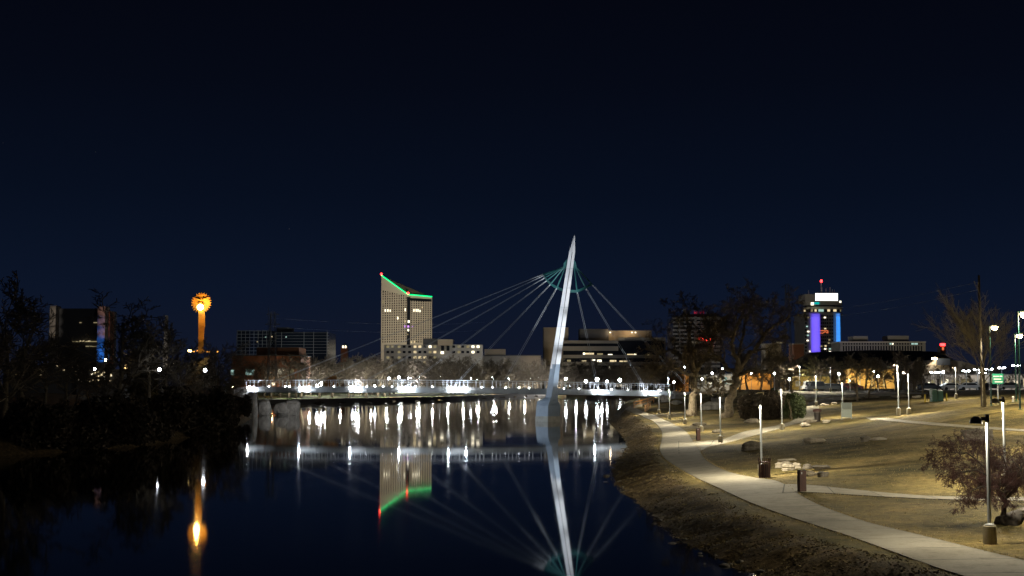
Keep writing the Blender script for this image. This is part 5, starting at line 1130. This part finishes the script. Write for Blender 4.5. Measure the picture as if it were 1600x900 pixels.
for k, (px, py, w_, h_, lb) in enumerate(((1112,640,30,14,'grey rock on the slope left of the forked trunk'),(1122,628,24,9,'pale rock behind the forked trunk'),(1040,628,16,12,'round pale boulder right of the stone terraces'),(1060,622,26,10,'long stone ledge behind the left big trunk'),(1056,632,18,7,'lower stone ledge left of the big trunk'))):
    rock('slope_rock', lb, px, py, w_, h_, 90+k, 'boulder', group='rocks between the big trunks', loc=None)
for k in range(95):       # broken stones at the water line
    for _ in range(60):
        y_ = 46 + 190*random.random()**1.7; x_ = random.uniform(6, 26); sdk = river_sd(np.array([x_]),np.array([y_]))[0]
        if -0.5 < sdk < 0.75: break
    else: continue
    w_ = random.uniform(0.14,0.32) if random.random() < 0.88 else random.uniform(0.4,0.6); o = rock_mb(200+k, w_*0.55, w_*0.45, w_*0.32, sub=2).build('shore_stone', M['limestone_dark'], None, False, (x_,y_,Hz(x_,y_)+w_*0.1)); o.rotation_euler = (0,0,random.uniform(0,6)); tag(o, 'small broken stone on the right bank at the water edge', 'rock', 'stones along the right water edge')

# slatted litter bin
p = hit(1193.5, 746); o = empty('litter_bin', 'rusty brown slatted litter bin beside a path lamp at the path edge', 'litter bin', None, p + Vector((0.0,-0.25,0)))
b = MB(); b.lathe((0,0,0.03), [(0.24,0),(0.24,0.72),(0.22,0.72),(0.22,0.02)], 16, cap=False); b.build('liner', M['black'], o)
b = MB(); b.lathe((0,0,0.86), [(0.33,0),(0.34,0.05),(0.27,0.06),(0.26,0.0)], 20, cap=False); b.build('rim', M['rust'], o)
for k in range(18):
    a = 2*math.pi*k/18; b = MB(); ca, sa = math.cos(a), math.sin(a); b.tube([(0.30*ca,0.30*sa,0.0),(0.31*ca,0.31*sa,0.6),(0.32*ca,0.32*sa,0.88),(0.37*ca,0.37*sa,1.08+0.06*random.random())], [0.026,0.026,0.024,0.014], 4); b.build('slat', M['rust'], o)
p = hit(1277, 659); o = empty('park_bin', 'dark bin with a rusty lid beside the hill path', 'litter bin', None, p)
b = MB(); b.lathe((0,0,0), [(0.30,0),(0.36,1.0),(0.36,1.02)], 14); b.build('body', M['dark_metal'], o); b = MB(); b.lathe((0,0,1.06), [(0.46,0),(0.46,0.22),(0.30,0.30),(0.05,0.33)], 14); b.build('lid', M['rust'], o)
for px, py, lb in ((1253,768.5,'square rusty brown bollard at the fork with the lawn path'),(1091,688,'square brown bollard on the grass left of the path fork lamp')):
    p = hit(px, py); h = zt(735 if px > 1200 else 669, p.y, px)-p.z; w_ = (10.5 if px > 1200 else 5.5)*p.y/F; o = empty('bollard', lb, 'bollard', 'rusty bollards by the path', p, 0.2)
    b = MB(); b.cbox((0,0,-0.1), w_, w_, h+0.1); b.build('post', M['rust'], o); b = MB(); b.cbox((0,0,h), w_+0.03, w_+0.03, 0.025); b.build('cap', M['dark_metal'], o); b = MB(); b.cbox((-w_*0.22,-w_/2-0.008,h-0.17), 0.05, 0.012, 0.10); b.build('plate', M['steel'], o)
p = hit(1323, 655); s_ = p.y/F; o = empty('notice_panel', 'grey green two part notice panel on legs on the lawn slope', 'sign', None, p); b = MB(); w_ = 14*s_; h = zt(629,p.y)-p.z
b.cbox((0,0,h*0.62), w_, 0.08, h*0.38); b.build('upper_panel', M['signgrey2'], o); b = MB(); b.cbox((0,0,h*0.10), w_, 0.08, h*0.50); b.build('lower_panel', M['signgrey'], o)
for sx in (-1,1): b = MB(); b.cbox((sx*(w_/2+0.04),0,-0.1), 0.08, 0.12, h+0.12); b.build('leg', M['signgrey'], o)
Yg = 150; o = empty('road_sign', 'bright green rectangular road sign on a steel post behind the elm', 'sign', None, (xt(1559,Yg),Yg,Hz(xt(1559,Yg),Yg)))
b = MB(); z0, z1 = zt(600,Yg)-o.location.z, zt(584,Yg)-o.location.z; w_ = 17*Yg/F; b.cbox((0,0,z0), w_, 0.05, z1-z0); b.build('panel', M['signgreen'], o); b = MB(); b.cbox((0,0.08,-0.1), 0.10, 0.08, z1+0.1); b.build('post', M['steel'], o)
b = MB(); 
for z_, x0, x1 in ((0.70,-0.42,0.1),(0.70,0.16,0.40),(0.42,-0.38,0.30),(0.16,-0.30,0.42)): b.box(x0*w_,x1*w_,-0.034,-0.03,z0+(z1-z0)*z_,z0+(z1-z0)*(z_+0.10))
b.build('sign_marks', M['white'], o)
light('SPOT', 'sign_light', (o.location.x, Yg-6, o.location.z+1), 260, (0.95,1,0.95), 0.1, (o.location.x, Yg, o.location.z+(z0+z1)/2), 50, 0.6)
Yg = 172
def cab(px0, px1, top, lb, m, name='portable_toilet', cat='cabin'):
    x0, x1 = xt(px0,Yg), xt(px1,Yg); z = Hz((x0+x1)/2,Yg); h = zt(top,Yg)-z; w_ = x1-x0; o = empty(name, lb, cat, None, ((x0+x1)/2,Yg,z)); b = MB(); b.cbox((0,0,0), w_, 1.1, h*0.9); b.build('body', M[m], o)
    b = MB(); b.loft([[(-w_/2-.03,-0.58,h*0.9),(w_/2+.03,-0.58,h*0.9),(w_/2+.03,0.58,h*0.9),(-w_/2-.03,0.58,h*0.9)],[(-w_*0.3,-0.3,h),(w_*0.3,-0.3,h),(w_*0.3,0.3,h),(-w_*0.3,0.3,h)]]); b.build('roof', M[m], o); b = MB(); b.cbox((0,-0.57,0.1), w_*0.62, 0.03, h*0.72); b.build('door', M['green_metal'], o)
cab(1454,1462,607.5,'dark green cabin, left one of the pair on the far lawn','toilet'); cab(1463,1471,609,'slightly lighter green cabin right of the dark one on the far lawn','green_metal')
b = MB(); x = xt(1444.5,172); b.lathe((x,172,Hz(x,172)), [(0.10,0),(0.10,1.0),(0.04,1.06)], 10); tag(b.build('bollard', M['yellow']), 'yellow post left of the dark green cabins', 'bollard')
b = MB(); x = xt(1478.5,172); b.lathe((x,172,Hz(x,172)), [(0.09,0),(0.09,0.95),(0.04,1.0)], 10); tag(b.build('bollard', M['yellow']), 'yellow post right of the dark green cabins', 'bollard')
p = hit(1583,628); o = empty('fire_hydrant', 'small whitish hydrant beside the rear tall green lamp post', 'hydrant', None, p); b = MB(); b.lathe((0,0,0), [(0.16,0),(0.13,0.05),(0.12,0.5),(0.15,0.52),(0.12,0.62),(0.03,0.68)], 12); b.build('body', M['white'], o); b = MB(); b.tube([(-0.22,0,0.4),(0.22,0,0.4)],0.06,8); b.build('nozzles', M['redcar'], o)
# stone terraces and orange handrails at the right bridge end
for k, (px0, px1, py, lb) in enumerate(((990,1004,637,'lowest stone terrace step by the river path end'),(994,1012,633.5,'second stone terrace step by the river path end'),(998,1018,630,'third stone terrace step below the footbridge'),(1002,1024,626.5,'top stone terrace step below the footbridge end'))):
    a, b_ = hit(px0, py), hit(px1, py-1.5); d = (b_-a).normalized(); n_ = Vector((-d.y, d.x, 0)); b = MB(); zz = max(a.z, b_.z)
    b.loft([[tuple(Vector((q.x,q.y,a.z-0.6))) for q in (a,b_,b_+n_*0.9,a+n_*0.9)],[tuple(Vector((q.x,q.y,zz+0.42))) for q in (a,b_,b_+n_*0.9,a+n_*0.9)]]); tag(b.build('terrace_step', M['limestone']), lb, 'step', 'stone terraces at the bridge end')
for k, (a, b_, lb) in enumerate((((990,638),(1022,629),'orange sloping handrail along the top of the stone terraces'),((1008,643),(1016,638),'short orange handrail at the foot of the stone terraces'))):
    o = empty('handrail', lb, 'handrail', 'orange handrails on the terraces'); A_, B_ = hit(*a), hit(*b_); up = Vector((0,0,1.0)); b = MB(); b.tube([A_+up,B_+up],0.075,6); b.tube([A_+up*0.55,B_+up*0.55],0.055,6); rl = b.build('rail', M['orange'], o)
    for t_ in (0.02,0.35,0.68,0.98): q = A_.lerp(B_,t_); b = MB(); b.cbox((q.x,q.y,q.z-0.1),0.09,0.09,1.1); b.build('post', M['orange'], o)
light('POINT', 'terrace_light', at_y(1014,620,234), 160, LAMP_WARM, 0.1)

# parked cars
def car(px, Y, lb, m, kind='car', rz=0.0, L=4.5):
    x = xt(px,Y); o = empty('parked_car', lb, 'van' if kind == 'van' else 'car', 'vehicles in the car park', (x,Y,Hz(x,Y)+0.02), rz); h = 1.9 if kind == 'van' else 1.45; w_ = 0.9
    pr = [(-L/2,0.35),(-L/2,0.85),(-L*0.42,0.95),(-L*0.34,h) if kind == 'van' else (-L*0.26,h),(L*0.20,h),(L*0.32,1.0),(L/2,0.82),(L/2,0.35)]
    b = MB(); b.loft([[(a,-w_,z) for a,z in pr],[(a,w_,z) for a,z in pr]]); body = b.build('body', M[m], o)
    g_ = [(-L*0.36,1.0),(-L*0.31 if kind == 'van' else -L*0.24,h-0.1),(L*0.18,h-0.1),(L*0.27,1.0)]
    for sy in (-1,1): b = MB(); b.poly([(a,sy*(w_+0.006),z) for a,z in g_]); b.build('side_window', M['glass'], o)
    for sx in (-0.31,0.31):
        for sy in (-1,1): b = MB(); b.tube([(sx*L,sy*(w_-0.1),0.33),(sx*L,sy*(w_+0.03),0.33)],0.33,14); b.build('wheel', M['black'], o)
    for sy in (-0.6,0.6): b = MB(); b.cbox((L/2-0.01,sy,0.62),0.06,0.3,0.16); b.build('headlight', M['steel'], o)
car(1277,262,'dark car parked right behind the path lamp above the rusty bin','darkcar','van',0.1); car(1270,268,'white van parked behind the dark car near the upper walk','white','van',0.0,4.8); car(1303,262,'dark grey car parked behind the distant lamp on the upper walk','darkcar','car',0.0); car(1293,270,'silver car parked left of the dark grey car','silver','car',0.2); car(1330,274,'maroon car parked before the yellow lit hall','redcar','car',0.0)
for px, m, lb in ((1486,'white','white car parked left of the elm in the far car park'),(1516,'silver','silver car between the twin lamps in the far car park'),(1552,'darkcar','dark car parked below the green road sign'),(1578,'white','white car parked right of the green road sign'),(1450,'darkcar','dark car parked behind the green cabins')): car(px, random.uniform(256,264), lb, m, 'car', random.uniform(-0.3,0.3))
